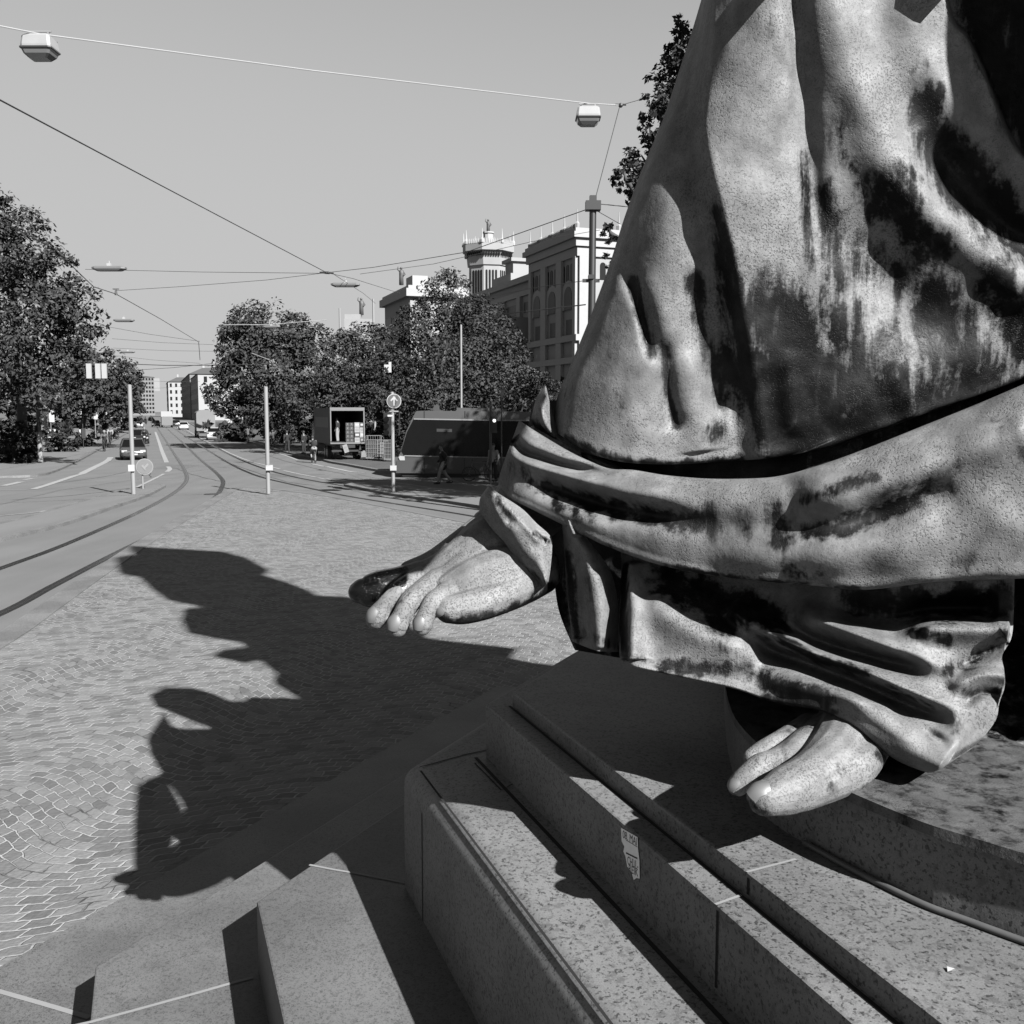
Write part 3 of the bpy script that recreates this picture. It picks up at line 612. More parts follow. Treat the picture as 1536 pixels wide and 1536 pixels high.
# ---- the body of the figure in the dark behind the folds
rows = [[(800, 600, 4.95), (1000, 600, 4.4), (1250, 560, 4.2), (1500, 520, 4.3), (1800, 470, 4.4)], [(788, 680, 4.85), (1000, 720, 4.3), (1250, 700, 4.1), (1500, 640, 4.2), (1800, 600, 4.3)], [(800, 780, 4.75), (1000, 830, 4.45), (1250, 860, 4.3), (1500, 850, 4.4), (1800, 840, 4.4)],
        [(826, 840, 4.7), (1000, 900, 4.55), (1250, 940, 4.3), (1500, 960, 4.4), (1800, 960, 4.4)], [(838, 915, 4.65), (1000, 975, 4.6), (1250, 1010, 4.3), (1500, 1060, 4.0), (1800, 1060, 4.0)], [(862, 975, 4.6), (1000, 1000, 4.6), (1250, 1050, 4.3), (1500, 1138, 3.72), (1800, 1138, 3.72)]]
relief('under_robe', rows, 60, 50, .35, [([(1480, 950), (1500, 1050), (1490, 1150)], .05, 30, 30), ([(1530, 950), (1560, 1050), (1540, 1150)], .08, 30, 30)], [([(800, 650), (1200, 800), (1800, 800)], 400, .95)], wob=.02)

# ---- feet: capsules grown together, then smoothed
def capsule_chain(m, pts, n=14):
    # pts: (point, radius); a tapered swept body with round ends
    P_ = [Vector(p) for p, r in pts]; r_ = [r for p, r in pts]; k = max(3, 6)
    t = np.linspace(0, len(pts)-1, (len(pts)-1)*k + 1); c = catm([tuple(p) for p in P_], t); rr = catm(np.array(r_)[:, None], t)[:, 0]
    C = [Vector(x) for x in c]; a = (C[0] - C[1]).normalized(); b = (C[-1] - C[-2]).normalized()
    pre = [(C[0] + a*rr[0]*math.sin(x), rr[0]*math.cos(x)) for x in (1.45, 1.15, .8, .4)]; post = [(C[-1] + b*rr[-1]*math.sin(x), rr[-1]*math.cos(x)) for x in (.4, .8, 1.15, 1.45)]
    allp = pre + list(zip(C, rr)) + post
    m.tube([p for p, r in allp], [r for p, r in allp], n)
def px_r(r, D): return r*D/F_PX
def grow(name, chains, voxel, smooth, stain_shades=(), polish=(), parent=STATUE, mat=None, pol_D=0):
    m = MB()
    for ch in chains: capsule_chain(m, [(P(u, v, D), px_r(r, D)) for u, v, D, r in ch])
    o = m.build(name + '_tmp', M_BRZ)
    md_ = o.modifiers.new('r', 'REMESH'); md_.mode = 'VOXEL'; md_.voxel_size = voxel
    ms = o.modifiers.new('s', 'CORRECTIVE_SMOOTH' if False else 'SMOOTH'); ms.factor = .5; ms.iterations = smooth
    dg = bpy.context.evaluated_depsgraph_get(); me = bpy.data.meshes.new_from_object(o.evaluated_get(dg)); bpy.data.objects.remove(o)
    me.name = name; me.polygons.foreach_set('use_smooth', [True]*len(me.polygons))
    co = np.empty(len(me.vertices)*3, np.float32); me.vertices.foreach_get('co', co); co = co.reshape(-1, 3); q = co - np.array([0, 0, CAM_H])
    Fz = q[:, 1]*CP - q[:, 2]*SP; uu = 768 + F_PX*q[:, 0]/Fz; vv = 768 - F_PX*(q[:, 1]*SP + q[:, 2]*CP)/Fz
    at = me.attributes.new('stain_shade', 'FLOAT', 'POINT'); at.data.foreach_set('value', stain_shade_d(uu, vv, stain_shades).astype(np.float32))
    pv = np.zeros(len(uu))
    for px, w in polish: pv = np.maximum(pv, sst((w*1.25 - poly_d(uu, vv, px)[0])/(w*.25)))
    pv = pv*(co[:, 1] > pol_D)
    at = me.attributes.new('polish', 'FLOAT', 'POINT'); at.data.foreach_set('value', pv.astype(np.float32))
    if not me.materials: me.materials.append(mat or M_BRZ)
    o = bpy.data.objects.new(name, me); COL.objects.link(o); adopt(o, parent)
    return o
LD = 4.2
lf = [
    [(760, 800, 4.33, 44), (735, 818, 4.25, 48), (700, 842, 4.21, 40), (655, 862, 4.19, 30), (618, 870, 4.19, 24)],          # instep towards the big toe
    [(800, 850, 4.25, 40), (760, 862, 4.13, 46), (715, 876, 4.08, 42), (680, 890, 4.05, 34)],                               # outer side
    [(812, 862, 4.23, 30), (780, 882, 4.07, 28), (730, 902, 3.99, 27), (695, 912, 3.95, 25), (674, 914, 3.94, 22)],      # little toe lobe
    [(720, 792, 4.43, 20), (690, 815, 4.33, 20), (650, 842, 4.25, 18), (615, 858, 4.23, 18)],                                    # top ridge
    [(735, 790, 4.45, 30), (790, 760, 4.49, 60), (830, 700, 4.53, 70)],                                                       # ankle
    [(632, 862, 4.18, 22), (604, 872, 4.14, 24), (576, 882, 4.11, 28.5), (552, 887, 4.1, 25), (540, 888, 4.1, 18)],
    [(632, 868, 4.12, 19), (610, 880, 4.06, 17.5), (594, 892, 4.03, 18), (578, 910, 4.01, 16), (567, 924, 4.0, 18), (564, 929, 4.0, 16)],
    [(655, 872, 4.08, 19), (631, 888, 4.0, 17), (616, 902, 3.97, 17.5), (604, 922, 3.95, 15.5), (597, 937, 3.95, 18), (596, 941, 3.95, 16)],
    [(690, 880, 4.04, 20), (664, 893, 3.97, 16.5), (650, 905, 3.94, 16.5), (640, 922, 3.92, 14.5), (634, 936, 3.92, 16.5), (633, 939, 3.92, 15)],
    [(720, 850, 4.2, 50), (680, 872, 4.13, 34), (650, 878, 4.1, 24)],
]
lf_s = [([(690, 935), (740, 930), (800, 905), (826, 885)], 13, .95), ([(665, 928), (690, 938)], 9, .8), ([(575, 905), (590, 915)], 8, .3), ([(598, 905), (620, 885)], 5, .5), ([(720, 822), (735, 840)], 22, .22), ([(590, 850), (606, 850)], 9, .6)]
LFOOT = grow('left_foot', lf, .0052, 3, lf_s, [([(520, 884), (545, 884), (566, 880), (584, 868)], 25)], pol_D=4.0)
rf = [
    [(1268, 1080, 3.66, 36), (1264, 1116, 3.46, 47), (1248, 1146, 3.34, 48), (1212, 1168, 3.25, 38), (1180, 1186, 3.19, 37.5), (1157, 1195, 3.15, 30), (1147, 1197, 3.14, 28)],
    [(1312, 1126, 3.40, 22), (1284, 1148, 3.32, 33), (1250, 1166, 3.27, 34), (1200, 1192, 3.2, 27)],
    [(1240, 1100, 3.61, 34), (1200, 1124, 3.47, 25), (1165, 1139, 3.37, 18), (1141, 1150, 3.33, 20.5), (1118, 1167, 3.31, 18), (1107, 1178, 3.31, 17)],
    [(1216, 1094, 3.65, 26), (1176, 1110, 3.53, 18), (1146, 1124, 3.48, 15), (1128, 1136, 3.46, 14)],
    [(1262, 1098, 3.63, 40), (1212, 1124, 3.47, 33), (1182, 1140, 3.37, 23)],
    [(1268, 1082, 3.69, 42), (1310, 1030, 3.94, 60)],
]
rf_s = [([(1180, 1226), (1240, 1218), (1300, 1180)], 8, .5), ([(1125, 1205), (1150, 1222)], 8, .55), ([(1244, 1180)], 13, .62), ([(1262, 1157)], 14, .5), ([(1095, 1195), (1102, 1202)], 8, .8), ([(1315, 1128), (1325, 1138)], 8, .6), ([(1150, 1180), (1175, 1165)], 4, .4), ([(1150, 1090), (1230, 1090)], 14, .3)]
RFOOT = grow('right_foot', rf, .0052, 3, rf_s)
from mathutils.bvhtree import BVHTree
def nail(foot, u, v, axis_px, w, mat, tilt=0.0):
    # a thin curved nail plate laid on the toe where the sight line of (u, v) meets it
    me = foot.data; tr = BVHTree.FromPolygons([x.co[:] for x in me.vertices], [p.vertices[:] for p in me.polygons])
    o0 = Vector((0, 0, CAM_H)); c, nrm, _, dist = tr.ray_cast(o0, ray(u, v).normalized())
    if c is None: return
    D = c.y; lift = .002; t = (P(u + axis_px[0], v + axis_px[1], D) - c); up = (nrm + Vector((0, 0, tilt))).normalized(); t = (t - up*t.dot(up)).normalized(); s = t.cross(up)
    m = MB(); W2 = px_r(w, D); L = W2*1.25; g = []
    for i in range(9):
        a = -1 + 2*i/8; row = []
        for j in range(9):
            b = -1 + 2*j/8; sx = b*W2*(1 - .12*max(0, -a)**2); ly = a*L*math.sqrt(max(.05, 1 - .45*b*b))
            row.append(c + s*sx + t*ly + up*(lift + .006 - .42*W2*b*b - .28*L*max(0, a)**2 - .22*L*max(0, -a)**2))
        g.append(row)
    top_ = [p for r in g for p in r]; bot_ = [p - up*.012 for p in top_]; ix = lambda i, j: i*9 + j
    fs = [(ix(i, j), ix(i+1, j), ix(i+1, j+1), ix(i, j+1)) for i in range(8) for j in range(8)]
    fs += [tuple(81 + k for k in f[::-1]) for f in fs]
    for i in range(8):
        for a, b in ((ix(i, 0), ix(i+1, 0)), (ix(i+1, 8), ix(i, 8)), (ix(0, i+1), ix(0, i)), (ix(8, i), ix(8, i+1))): fs.append((a, b, 81 + b, 81 + a))
    m.add(top_ + bot_, fs); o = m.build('toenail', mat, smooth='auto'); adopt(o, foot); return o
M_NAIL = plain('nail_bronze', .125, .5, .4, scale=30); M_NAILD = plain('nail_worn_bronze', .035, .25, .5, .9, scale=30)
nail(LFOOT, 536, 879, (-10, 3), 13, M_NAILD)
nail(LFOOT, 556, 922, (-4, 8), 10, M_NAIL); nail(LFOOT, 590, 934, (-3, 8), 10.5, M_NAIL); nail(LFOOT, 628, 935, (-3, 8), 9, M_NAIL); nail(LFOOT, 660, 918, (-8, 5), 6.5, M_NAIL)
nail(RFOOT, 1137, 1182, (-16, 6), 15, M_NAIL, .2); nail(RFOOT, 1100, 1176, (-8, 4), 9, M_NAIL, .2)

# ------------------------------------------------------------------ the parts of statue and monument above and beside the frame, and added shade masses
HS = Vector((math.sin(SUN_AZ), math.cos(SUN_AZ), 0))
def solid_from_shadow(name, px, c, depth, mat, parent, rnd=.12, low=None):
    # outline known from its shadow on the ground; the body stands on the plane p.HS = c and is depth thick
    pts = []
    for u, v in px:
        g = G(u, v); L = c - g.dot(HS); p = g + HS*L; p.z = L*math.tan(SUN_EL)
        if low is not None: p.z = max(p.z, low)
        pts.append(p)
    cen = sum(pts, Vector())/len(pts); m = MB(); n = len(pts); rings = []
    for k, (f, off) in enumerate(((.93, -.03), (1, .1), (1, .9), (.93, 1.03))):
        rings.append([cen + (p - cen)*f + S_DIR*off*depth for p in pts])
    m.loft(rings, True); o = m.build(name, mat); b = bmesh.new(); b.from_mesh(o.data); bmesh.ops.triangulate(b, faces=[f for f in b.faces if len(f.verts) > 4]); b.to_mesh(o.data); b.free()
    at = o.data.attributes.new('stain_shade', 'FLOAT', 'POINT'); at = o.data.attributes.new('polish', 'FLOAT', 'POINT')
    return adopt(o, parent)
king = [(190, 820), (235, 822), (335, 828), (372, 838), (402, 855), (388, 861), (430, 874), (462, 886), (475, 894), (520, 896), (560, 905), (600, 930), (640, 958), (700, 966), (775, 974), (765, 988), (812, 998), (900, 1010), (900, 1110), (700, 1160), (600, 1200), (520, 1150), (502, 1083), (470, 1062), (410, 1026), (420, 1016), (390, 992), (366, 996), (317, 985), (324, 980), (370, 975), (362, 965), (320, 958), (280, 950), (271, 930), (275, 915), (302, 911), (250, 901), (228, 885), (205, 864), (178, 860), (172, 838), (200, 833)]
solid_from_shadow('upper_monument', king, .3, .8, M_GRAN, MON)
m = MB(); pc = W(8.9, 3.4)
for w, z0, z1 in ((2.4, Z3 - .02, 3.0), (1.6, 3.0, 4.2)):
    m.prism([tuple((pc + SN*a*w + ST*b*w).xy) for a, b in ((-1, -1), (1, -1), (1, 1), (-1, 1))], z0, z1)
adopt(m.build('pedestal', M_GRAN), MON)
figure = [(505, 1082), (470, 1075), (430, 1062), (395, 1052), (345, 1053), (322, 1042), (290, 1033), (245, 1032), (224, 1044), (232, 1060), (290, 1084), (312, 1092), (330, 1108), (300, 1102), (268, 1102), (266, 1112), (278, 1126), (262, 1146), (262, 1162), (215, 1174), (204, 1186), (202, 1205), (236, 1190), (240, 1160), (300, 1150), (390, 1098), (520, 1114), (640, 1115), (700, 1080)]
solid_from_shadow('upper_body', figure, -2.15, .5, M_BRZ, STATUE)
solid_from_shadow('left_knee', [(204, 1178), (200, 1230), (199, 1300), (206, 1316), (225, 1312), (257, 1274), (262, 1250), (278, 1224), (262, 1192), (249, 1168)], -1.35, .3, M_BRZ, STATUE)

# unseen masses added right of the frame to throw shade into the robe's hollows
m = MB(); m.ball((2.8, 3.0, 5.85), (.5, .55, .85), 20, 14); adopt(m.build('unseen_shade_ball', M_BRZ, smooth=True), STATUE)
m = MB(); rings = []
for z, x0, x1, y0, y1 in ((PZ - .02, 2.5, 4.0, 2.75, 4.6), (2.8, 2.55, 4.0, 2.8, 4.6), (3.8, 2.5, 4.0, 2.9, 4.6), (4.6, 2.6, 4.1, 3.2, 4.6), (5.1, 2.9, 4.0, 3.5, 4.6)):
    rings.append([(x0 + .12, y0, z), (x0 + .5, y0 - .12, z), (x0 + .9, y0 + .05, z), (x1, y0, z), (x1, y1, z), (x0 + .4, y1, z), (x0, y1 - .5, z), (x0 - .06, y0 + .5, z)])
m.loft(rings); adopt(m.build('unseen_shade_block', M_BRZ, smooth=True), STATUE)

PLm = PLATE.build('floor_plate', mat_bronze('plate_bronze', .085)); b = bmesh.new(); b.from_mesh(PLm.data); bmesh.ops.triangulate(b, faces=[f for f in b.faces if len(f.verts) > 4]); b.to_mesh(PLm.data); b.free()
at = PLm.data.attributes.new('stain_shade', 'FLOAT', 'POINT'); at.data.foreach_set('value', np.full(len(PLm.data.vertices), .3, np.float32)); PLm.data.attributes.new('polish', 'FLOAT', 'POINT'); adopt(PLm, STATUE)
# ------------------------------------------------------------------ far buildings
M_STONE = plain('palace_stone', .24, .85, .2, var=.1, scale=.6); M_STONE2 = plain('palace_trim', .29, .85, .2, var=.08, scale=1.5)
M_DARKWIN = plain('dark_window', .012, .35, .08); M_ROOF = plain('dark_roof', .06, .8); M_WHITEW = plain('white_render', .26, .85, .2, var=.06, scale=.5)
M_GREYW = plain('grey_render', .15, .85, .2, scale=.5); M_BRZD = plain('roof_statue_bronze', .07, .6)
NST = (SN.x, SN.y)
def fac(u, v, d):                         # photo point on the wall plane at offset d: (t, z)
    q = onplane(u, v, NST, d); return q.dot(ST), q.z
def wall_box(m, d0, d1, t0, t1, z0, z1): m.box(W((d0+d1)/2, (t0+t1)/2, (z0+z1)/2), (abs(d1-d0), abs(t1-t0), abs(z1-z0)), SN, ST)
def arch(m, d, t, z0, z1, w, n=8, th=.1, front=False):
    # an upright round-headed panel standing th proud of the plane (on the street side, or on the front side)
    zs = z1 - w/2; pr = [(-w/2, z0), (w/2, z0), (w/2, zs)] + [(w/2*math.cos(PI*k/n), zs + w/2*math.sin(PI*k/n)) for k in range(1, n)] + [(-w/2, zs)]
    if front: a = [W(d + x, t - th, z) for x, z in pr]; b = [W(d + x, t, z) for x, z in pr]
    else: a = [W(d - th, t + x, z) for x, z in pr]; b = [W(d, t + x, z) for x, z in pr]
    m.loft([a, b])
def rect(m, d, t, z0, z1, w, th=.1, front=False):
    if front: wall_box(m, d - w/2, d + w/2, t - th, t, z0, z1)
    else: wall_box(m, d - th, d, t - w/2, t + w/2, z0, z1)
def roof_figure(m, c, h):
    c = Vector(c); m.tube([c, c + Vector((0, 0, h*.45)), c + Vector((.03*h, 0, h*.62)), c + Vector((0, 0, h*.8)), c + Vector((0, 0, h*.86))], [h*.13, h*.12, h*.15, h*.13, h*.05], 8)
    m.ball(c + Vector((0, 0, h*.93)), h*.075, 8, 6); m.tube([c + Vector((.1*h, 0, h*.76)), c + Vector((.22*h, 0, h*.6)), c + Vector((.12*h, -.1*h, h*.5))], h*.045, 6)
    m.tube([c + Vector((-.1*h, 0, h*.76)), c + Vector((-.2*h, 0, h*.86)), c + Vector((-.16*h, 0, h*1.02))], h*.04, 6)

DP = 51.8
tA, zA = fac(797, 372, DP); tB, zB = fac(868, 344, DP); zc = (zA + zB)/2
PAL = empty('palace', W(DP, tB), 'long ornate stone palace with arched windows, corner pavilion and eight-sided tower behind the trees', 'building')
m = MB(); wall_box(m, DP, DP + 24, tB, tA, 0, zc - 1.2); wall_box(m, DP + 3, DP + 22, tA + .01, tA + 120, 0, fac(796, 421, DP + 3)[1])
adopt(m.build('wall', M_STONE), PAL)
m = MB()
for k, (o, z0, z1) in enumerate(((1.0, zc - 1.2, zc - .5), (.6, zc - 2.2, zc - 1.22), (.3, zc - 3.4, zc - 2.25))): wall_box(m, DP - o, DP + 24 + o, tB - o, tA + o, z0, z1)
wall_box(m, DP - .7, DP + 24, tB - .7, tA + .7, zc - .49, zc)
for z in (fac(855, 507, DP)[1], fac(855, 540, DP)[1]): wall_box(m, DP - .5, DP + .01, tB - .5, tA + .5, z - .5, z + .3)
zw = fac(796, 421, DP + 3)[1]
wall_box(m, DP + 2.4, DP + 22, tA + 1.2, tA + 120, zw + .01, zw + .9); wall_box(m, DP + 2.7, DP + 3, tA + .6, tA + 120, zw - 2, zw - 1.2)
adopt(m.build('cornice', M_STONE2), PAL)
m = MB(); L = tA - tB
for k in range(4): wall_box(m, DP - .45, DP - .01, tB + L*k/3 - (.9 if k else 0), tB + L*k/3 + (.9 if k < 3 else 0), 1.0, zc - 3.42)
for k in range(14): wall_box(m, DP + 2.5, DP + 2.99, tA + 4 + k*7.6, tA + 5.6 + k*7.6, 1, zw - 2.02)
for k in range(4): wall_box(m, DP + 6*k, DP + 6*k + 1.3, tB - .4, tB - .01, 1, zc - 3.42)
build_each(m, 'pilaster', M_STONE2, PAL)
m = MB()
for k in range(5): m.lathe(W(DP - .2, tB + L*k/4, zc), [(.3, 0), (.36, .6), (.14, .9), (.05, 2.4)], 6)
for k in range(1, 4): m.lathe(W(DP + 5.5*k, tB - .2, zc), [(.3, 0), (.36, .6), (.14, .9), (.05, 2.4)], 6)
build_each(m, 'finial', M_STONE, PAL)
m = MB()
for k in range(1, 40): m.box(W(DP - .4, tB + L*k/40, zc + .3), (.12, .25, .6), SN, ST)
r_ = m.build('roof_cresting', M_STONE); adopt(r_, PAL)
zT = [fac(858, v, DP)[1] for v in (395, 421, 428, 464, 478.6, 501)]
for k in range(3):
    tc = tB + L*(k + .5)/3
    m = MB(); arch(m, DP, tc, zT[3], zT[2] + .7, 4.6, th=.22); s_ = adopt(m.build('window_surround', M_STONE2), PAL)
    m = MB(); arch(m, DP - .225, tc, zT[3] + .02, zT[2] - .1, 2.5, th=.05)
    adopt(m.build('arched_window', M_DARKWIN), PAL)
    m = MB(); rect(m, DP, tc, zT[5], zT[4], 2.0, .06); adopt(m.build('window', M_DARKWIN), PAL)
    m = MB()
    for q in range(4): arch(m, DP, tc + (q - 1.5)*1.35, zT[1], zT[0], .85, 6, .06)
    build_each(m, 'arched_window', M_DARKWIN, PAL)
    m = MB(); rect(m, DP, tc, 2, zT[5] - 9.5, 2.4, .06); adopt(m.build('window', M_DARKWIN), PAL)
    m = MB()
    for q in range(3): arch(m, DP + 3.4 + 6*k + 1.3*q, tB, zT[1], zT[0], .8, 6, .05, True)
    build_each(m, 'arched_window', M_DARKWIN, PAL)
    m = MB(); arch(m, DP + 4.2 + 6*k, tB, zT[3], zT[2], 2.4, 8, .06, True); adopt(m.build('arched_window', M_DARKWIN), PAL)
for k in range(13):
    tc = tA + 8.6 + k*7.6
    m = MB(); arch(m, DP + 3, tc, zw - 15, zw - 6.2, 3.8, th=.2); adopt(m.build('window_surround', M_STONE2), PAL)
    m = MB(); arch(m, DP + 2.79, tc, zw - 15, zw - 7, 2.4, th=.05); adopt(m.build('arched_window', M_DARKWIN), PAL)
    m = MB(); rect(m, DP + 3, tc, zw - 4.6, zw - 3.0, 4.6, .06); adopt(m.build('window', M_DARKWIN), PAL)
# attic block and chimney on the wing
m = MB(); a = onplane(776, 425, NST, DP + 9); a = (a.dot(SN), a.dot(ST), a.z); wall_box(m, a[0] - 3, a[0] + 3, a[1] - 5, a[1] + 5, zw - 2, a[2] + 1); wall_box(m, a[0] - 1.5, a[0] + 1.5, a[1] - 2, a[1] + 2, a[2] + 1.01, a[2] + 3.4); wall_box(m, a[0] - 2, a[0] + 2, a[1] - 2.5, a[1] + 2.5, a[2] + 3.41, a[2] + 4)
adopt(m.build('chimney', M_STONE), PAL)
# the tower
TC = onplane(733, 617, NST, 62); TD = TC.y; TC.z = 0; TR = 36.5*TD/F_PX
zt = lambda v: CAM_H + (617 - v)/F_PX*TD
def octo(r, z): return [(TC.x + r*math.cos(A0 + k*PI/4), TC.y + r*math.sin(A0 + k*PI/4), z) for k in range(8)]
A0 = R(-102)
m = MB(); m.loft([octo(TR*.80, 0), octo(TR*.80, zt(406))]); m.loft([octo(TR*.86, zt(406) + .01), octo(TR*.9, zt(392)), octo(TR*1.0, zt(386))]); m.loft([octo(TR*1.06, zt(386) + .01), octo(TR*1.06, zt(376))])
adopt(m.build('tower', M_STONE), PAL)
m = MB()
for k in range(8):
    p = Vector(octo(TR*1.03, zt(376))[k]); m.lathe(p, [(.35, 0), (.4, .5), (.2, .9), (.06, 2.6)], 6)
    a, b = [Vector(octo(TR*1.04, zt(376))[(k + j) % 8]) for j in (0, 1)]
    for q in range(1, 9): m.lathe(a.lerp(b, q/9), [(.16, 0), (.12, .5), (.02, .9)], 5)
m.lathe((TC.x, TC.y, zt(376)), [(TR*.2, 0), (TR*.2, zt(358) - zt(376)), (TR*.24, zt(358) - zt(376) + .05), (TR*.24, zt(357) - zt(376) + .2)], 10)
adopt(m.build('tower_parapet', M_STONE2), PAL)
m = MB()
for k in range(8):
    a, b = [Vector(octo(TR*.80, 0)[(k + j) % 8]) for j in (0, 1)]; d = (b - a).normalized(); n_ = Vector((d.y, -d.x, 0)); n_ = n_ if n_.dot(a + b - 2*TC) > 0 else -n_
    for q in range(4):
        c = a.lerp(b, (q + .9)/4.8) ; w = (b - a).length/4.8*.62; z0, z1 = zt(446), zt(413); zs = z1 - w/2
        pr = [(-w/2, z0), (w/2, z0), (w/2, zs)] + [(w/2*math.cos(PI*j/6), zs + w/2*math.sin(PI*j/6)) for j in range(1, 6)] + [(-w/2, zs)]
        m.loft([[c + d*x + n_*.06 + Vector((0, 0, z)) for x, z in pr], [c + d*x - n_*.1 + Vector((0, 0, z)) for x, z in pr]])
    a2, b2 = [Vector(octo(TR*.93, 0)[(k + j) % 8]) for j in (0, 1)]
    for q in range(7):
        c = a2.lerp(b2, (q + .5)/7); m.box(c + n_*.05 + Vector((0, 0, zt(390))), ((b2-a2).length/7*.5, .5, zt(387) - zt(393)), d, n_)
build_each(m, 'tower_window', M_DARKWIN, PAL)
m = MB(); roof_figure(m, (TC.x, TC.y, zt(357)), zt(337) - zt(357)); tag(m.build('roof_statue', M_BRZD, smooth=True), 'dark standing figure crowning the eight-sided palace tower', 'statue')
# the far pavilion of the same front, and the next bit of parapet behind the trees
d2 = 45.3; t1, _ = fac(615, 427, d2); t2, _ = fac(577, 447, d2); z2 = (fac(615, 427, d2)[1] + fac(577, 447, d2)[1])/2
PV = empty('palace_pavilion', W(d2, t1), 'square palace pavilion with a statue on its roof rising behind the middle tree', 'building')
m = MB(); wall_box(m, d2, d2 + 10, t1, t2, 0, z2 - 2); wall_box(m, d2 + 4, d2 + 22, t1 - 40, t1 - .02, 0, z2 - 9); adopt(m.build('wall', M_STONE), PV)
m = MB(); wall_box(m, d2 - .9, d2 + 10.9, t1 - .9, t2 + .9, z2 - 2, z2 - .6); wall_box(m, d2 - .4, d2 + 10.4, t1 - .4, t2 + .4, z2 - .59, z2)
a = onplane(602, 424, NST, d2 + 4); wall_box(m, d2 + 2.5, d2 + 5.5, (t1 + t2)/2 - 2.5, (t1 + t2)/2 + 2.5, z2 + .01, z2 + 2.9); adopt(m.build('cornice', M_STONE2), PV)
for k in range(3):
    m = MB(); rect(m, d2, t1 + (t2 - t1)*(k + .5)/3, z2 - 14, z2 - 4.5, (t2 - t1)/4.6, .08); adopt(m.build('window', M_DARKWIN), PV)
fz = P(602, 424, a.y); m = MB(); roof_figure(m, (fz.x, fz.y, z2 + 2.9), 26/F_PX*a.y); tag(m.build('roof_statue', M_BRZD, smooth=True), 'dark figure on the roof of the square palace pavilion behind the middle tree', 'statue')
PV2 = empty('far_parapet', P(540, 617, 330), 'pale stepped parapet with a small figure far behind the trees', 'building')
m = MB(); c = P(540, 480, 330); m.box((c.x, c.y, c.z/2), (9, 8, c.z)); m.box((c.x - 2, c.y, c.z + .8), (5, 6, 1.6)); adopt(m.build('wall', M_STONE), PV2)
m = MB(); roof_figure(m, (c.x + .5, c.y, c.z + 1.6), 5.5); tag(m.build('roof_statue', M_BRZD, smooth=True), 'tiny figure on the pale parapet far behind the trees', 'statue')
# houses down the street
def house(name, label, d0, d1, t0, t1, h, mat, rows, cols_f, cols_s, roof=3.0, ww=1.2):
    H_ = empty(name, W(d0, t0), label, 'house')
    m = MB(); wall_box(m, d0, d1, t0, t1, 0, h); adopt(m.build('wall', mat), H_)
    m = MB(); a = [W(d, t, h + .01) for d, t in ((d0 - .5, t0 - .5), (d1 + .5, t0 - .5), (d1 + .5, t1 + .5), (d0 - .5, t1 + .5))]; i_ = min(d1 - d0, t1 - t0)*.35
    bq = [W(d, t, h + roof) for d, t in ((d0 + i_, t0 + i_), (d1 - i_, t0 + i_), (d1 - i_, t1 - i_), (d0 + i_, t1 - i_))]; m.loft([a, bq]); rf_ = adopt(m.build('roof', M_ROOF), H_)
    m = MB(); wall_box(m, d0 + i_, d0 + i_ + 1, t0 + i_ + 2, t0 + i_ + 4, h + roof*.3, h + roof + 1.8); adopt(m.build('chimney', M_WHITEW), rf_)
    fl = (h - 1)/rows
    for r in range(rows):
        for c in range(cols_f):
            m = MB(); rect(m, d0 + (d1 - d0)*(c + .5)/cols_f, t0, 1 + r*fl + fl*.25, 1 + r*fl + fl*.78, ww, .08, True); adopt(m.build('window', M_DARKWIN), H_)
    for r in range(rows):
        m = MB()
        for c in range(cols_s): rect(m, d0, t0 + (t1 - t0)*(c + .5)/cols_s, 1 + r*fl + fl*.25, 1 + r*fl + fl*.78, ww, .08)
        build_each(m, 'window', M_DARKWIN, H_)
    return H_
house('corner_house', 'white fronted corner house on the right of the far street, half behind a tree', 17.5, 34, 400, 470, 17.5, M_WHITEW, 4, 3, 12)
house('street_house', 'darker long house front beyond the white corner house', 17.2, 34, 472, 600, 20, M_GREYW, 5, 3, 18)
house('gable_house', 'tall narrow white house end with a column of small windows far down the street', 10.8, 26, 640, 700, 21, M_WHITEW, 5, 5, 10)
house('end_block', 'pale gridded office block closing the view at the end of the street', -24, 4, 900, 930, 32, M_GREYW, 9, 12, 6, 1.5, 1.5)
house('left_far_house', 'small pale house far down the left side of the street', -34, -17, 560, 640, 14, M_WHITEW, 4, 4, 8)
m = MB(); c = P(232, 577, 880); m.box(c, (9, 1, 11)); m.box(c + Vector((-9, 0, -2)), (7, 1, 8)); m.box((c.x - 3, c.y, c.z/2 - 3), (1.2, 1.2, c.z - 6)); tag(m.build('white_hoarding', M_WHITEW), 'small bright white hoarding above the end of the street', 'hoarding')

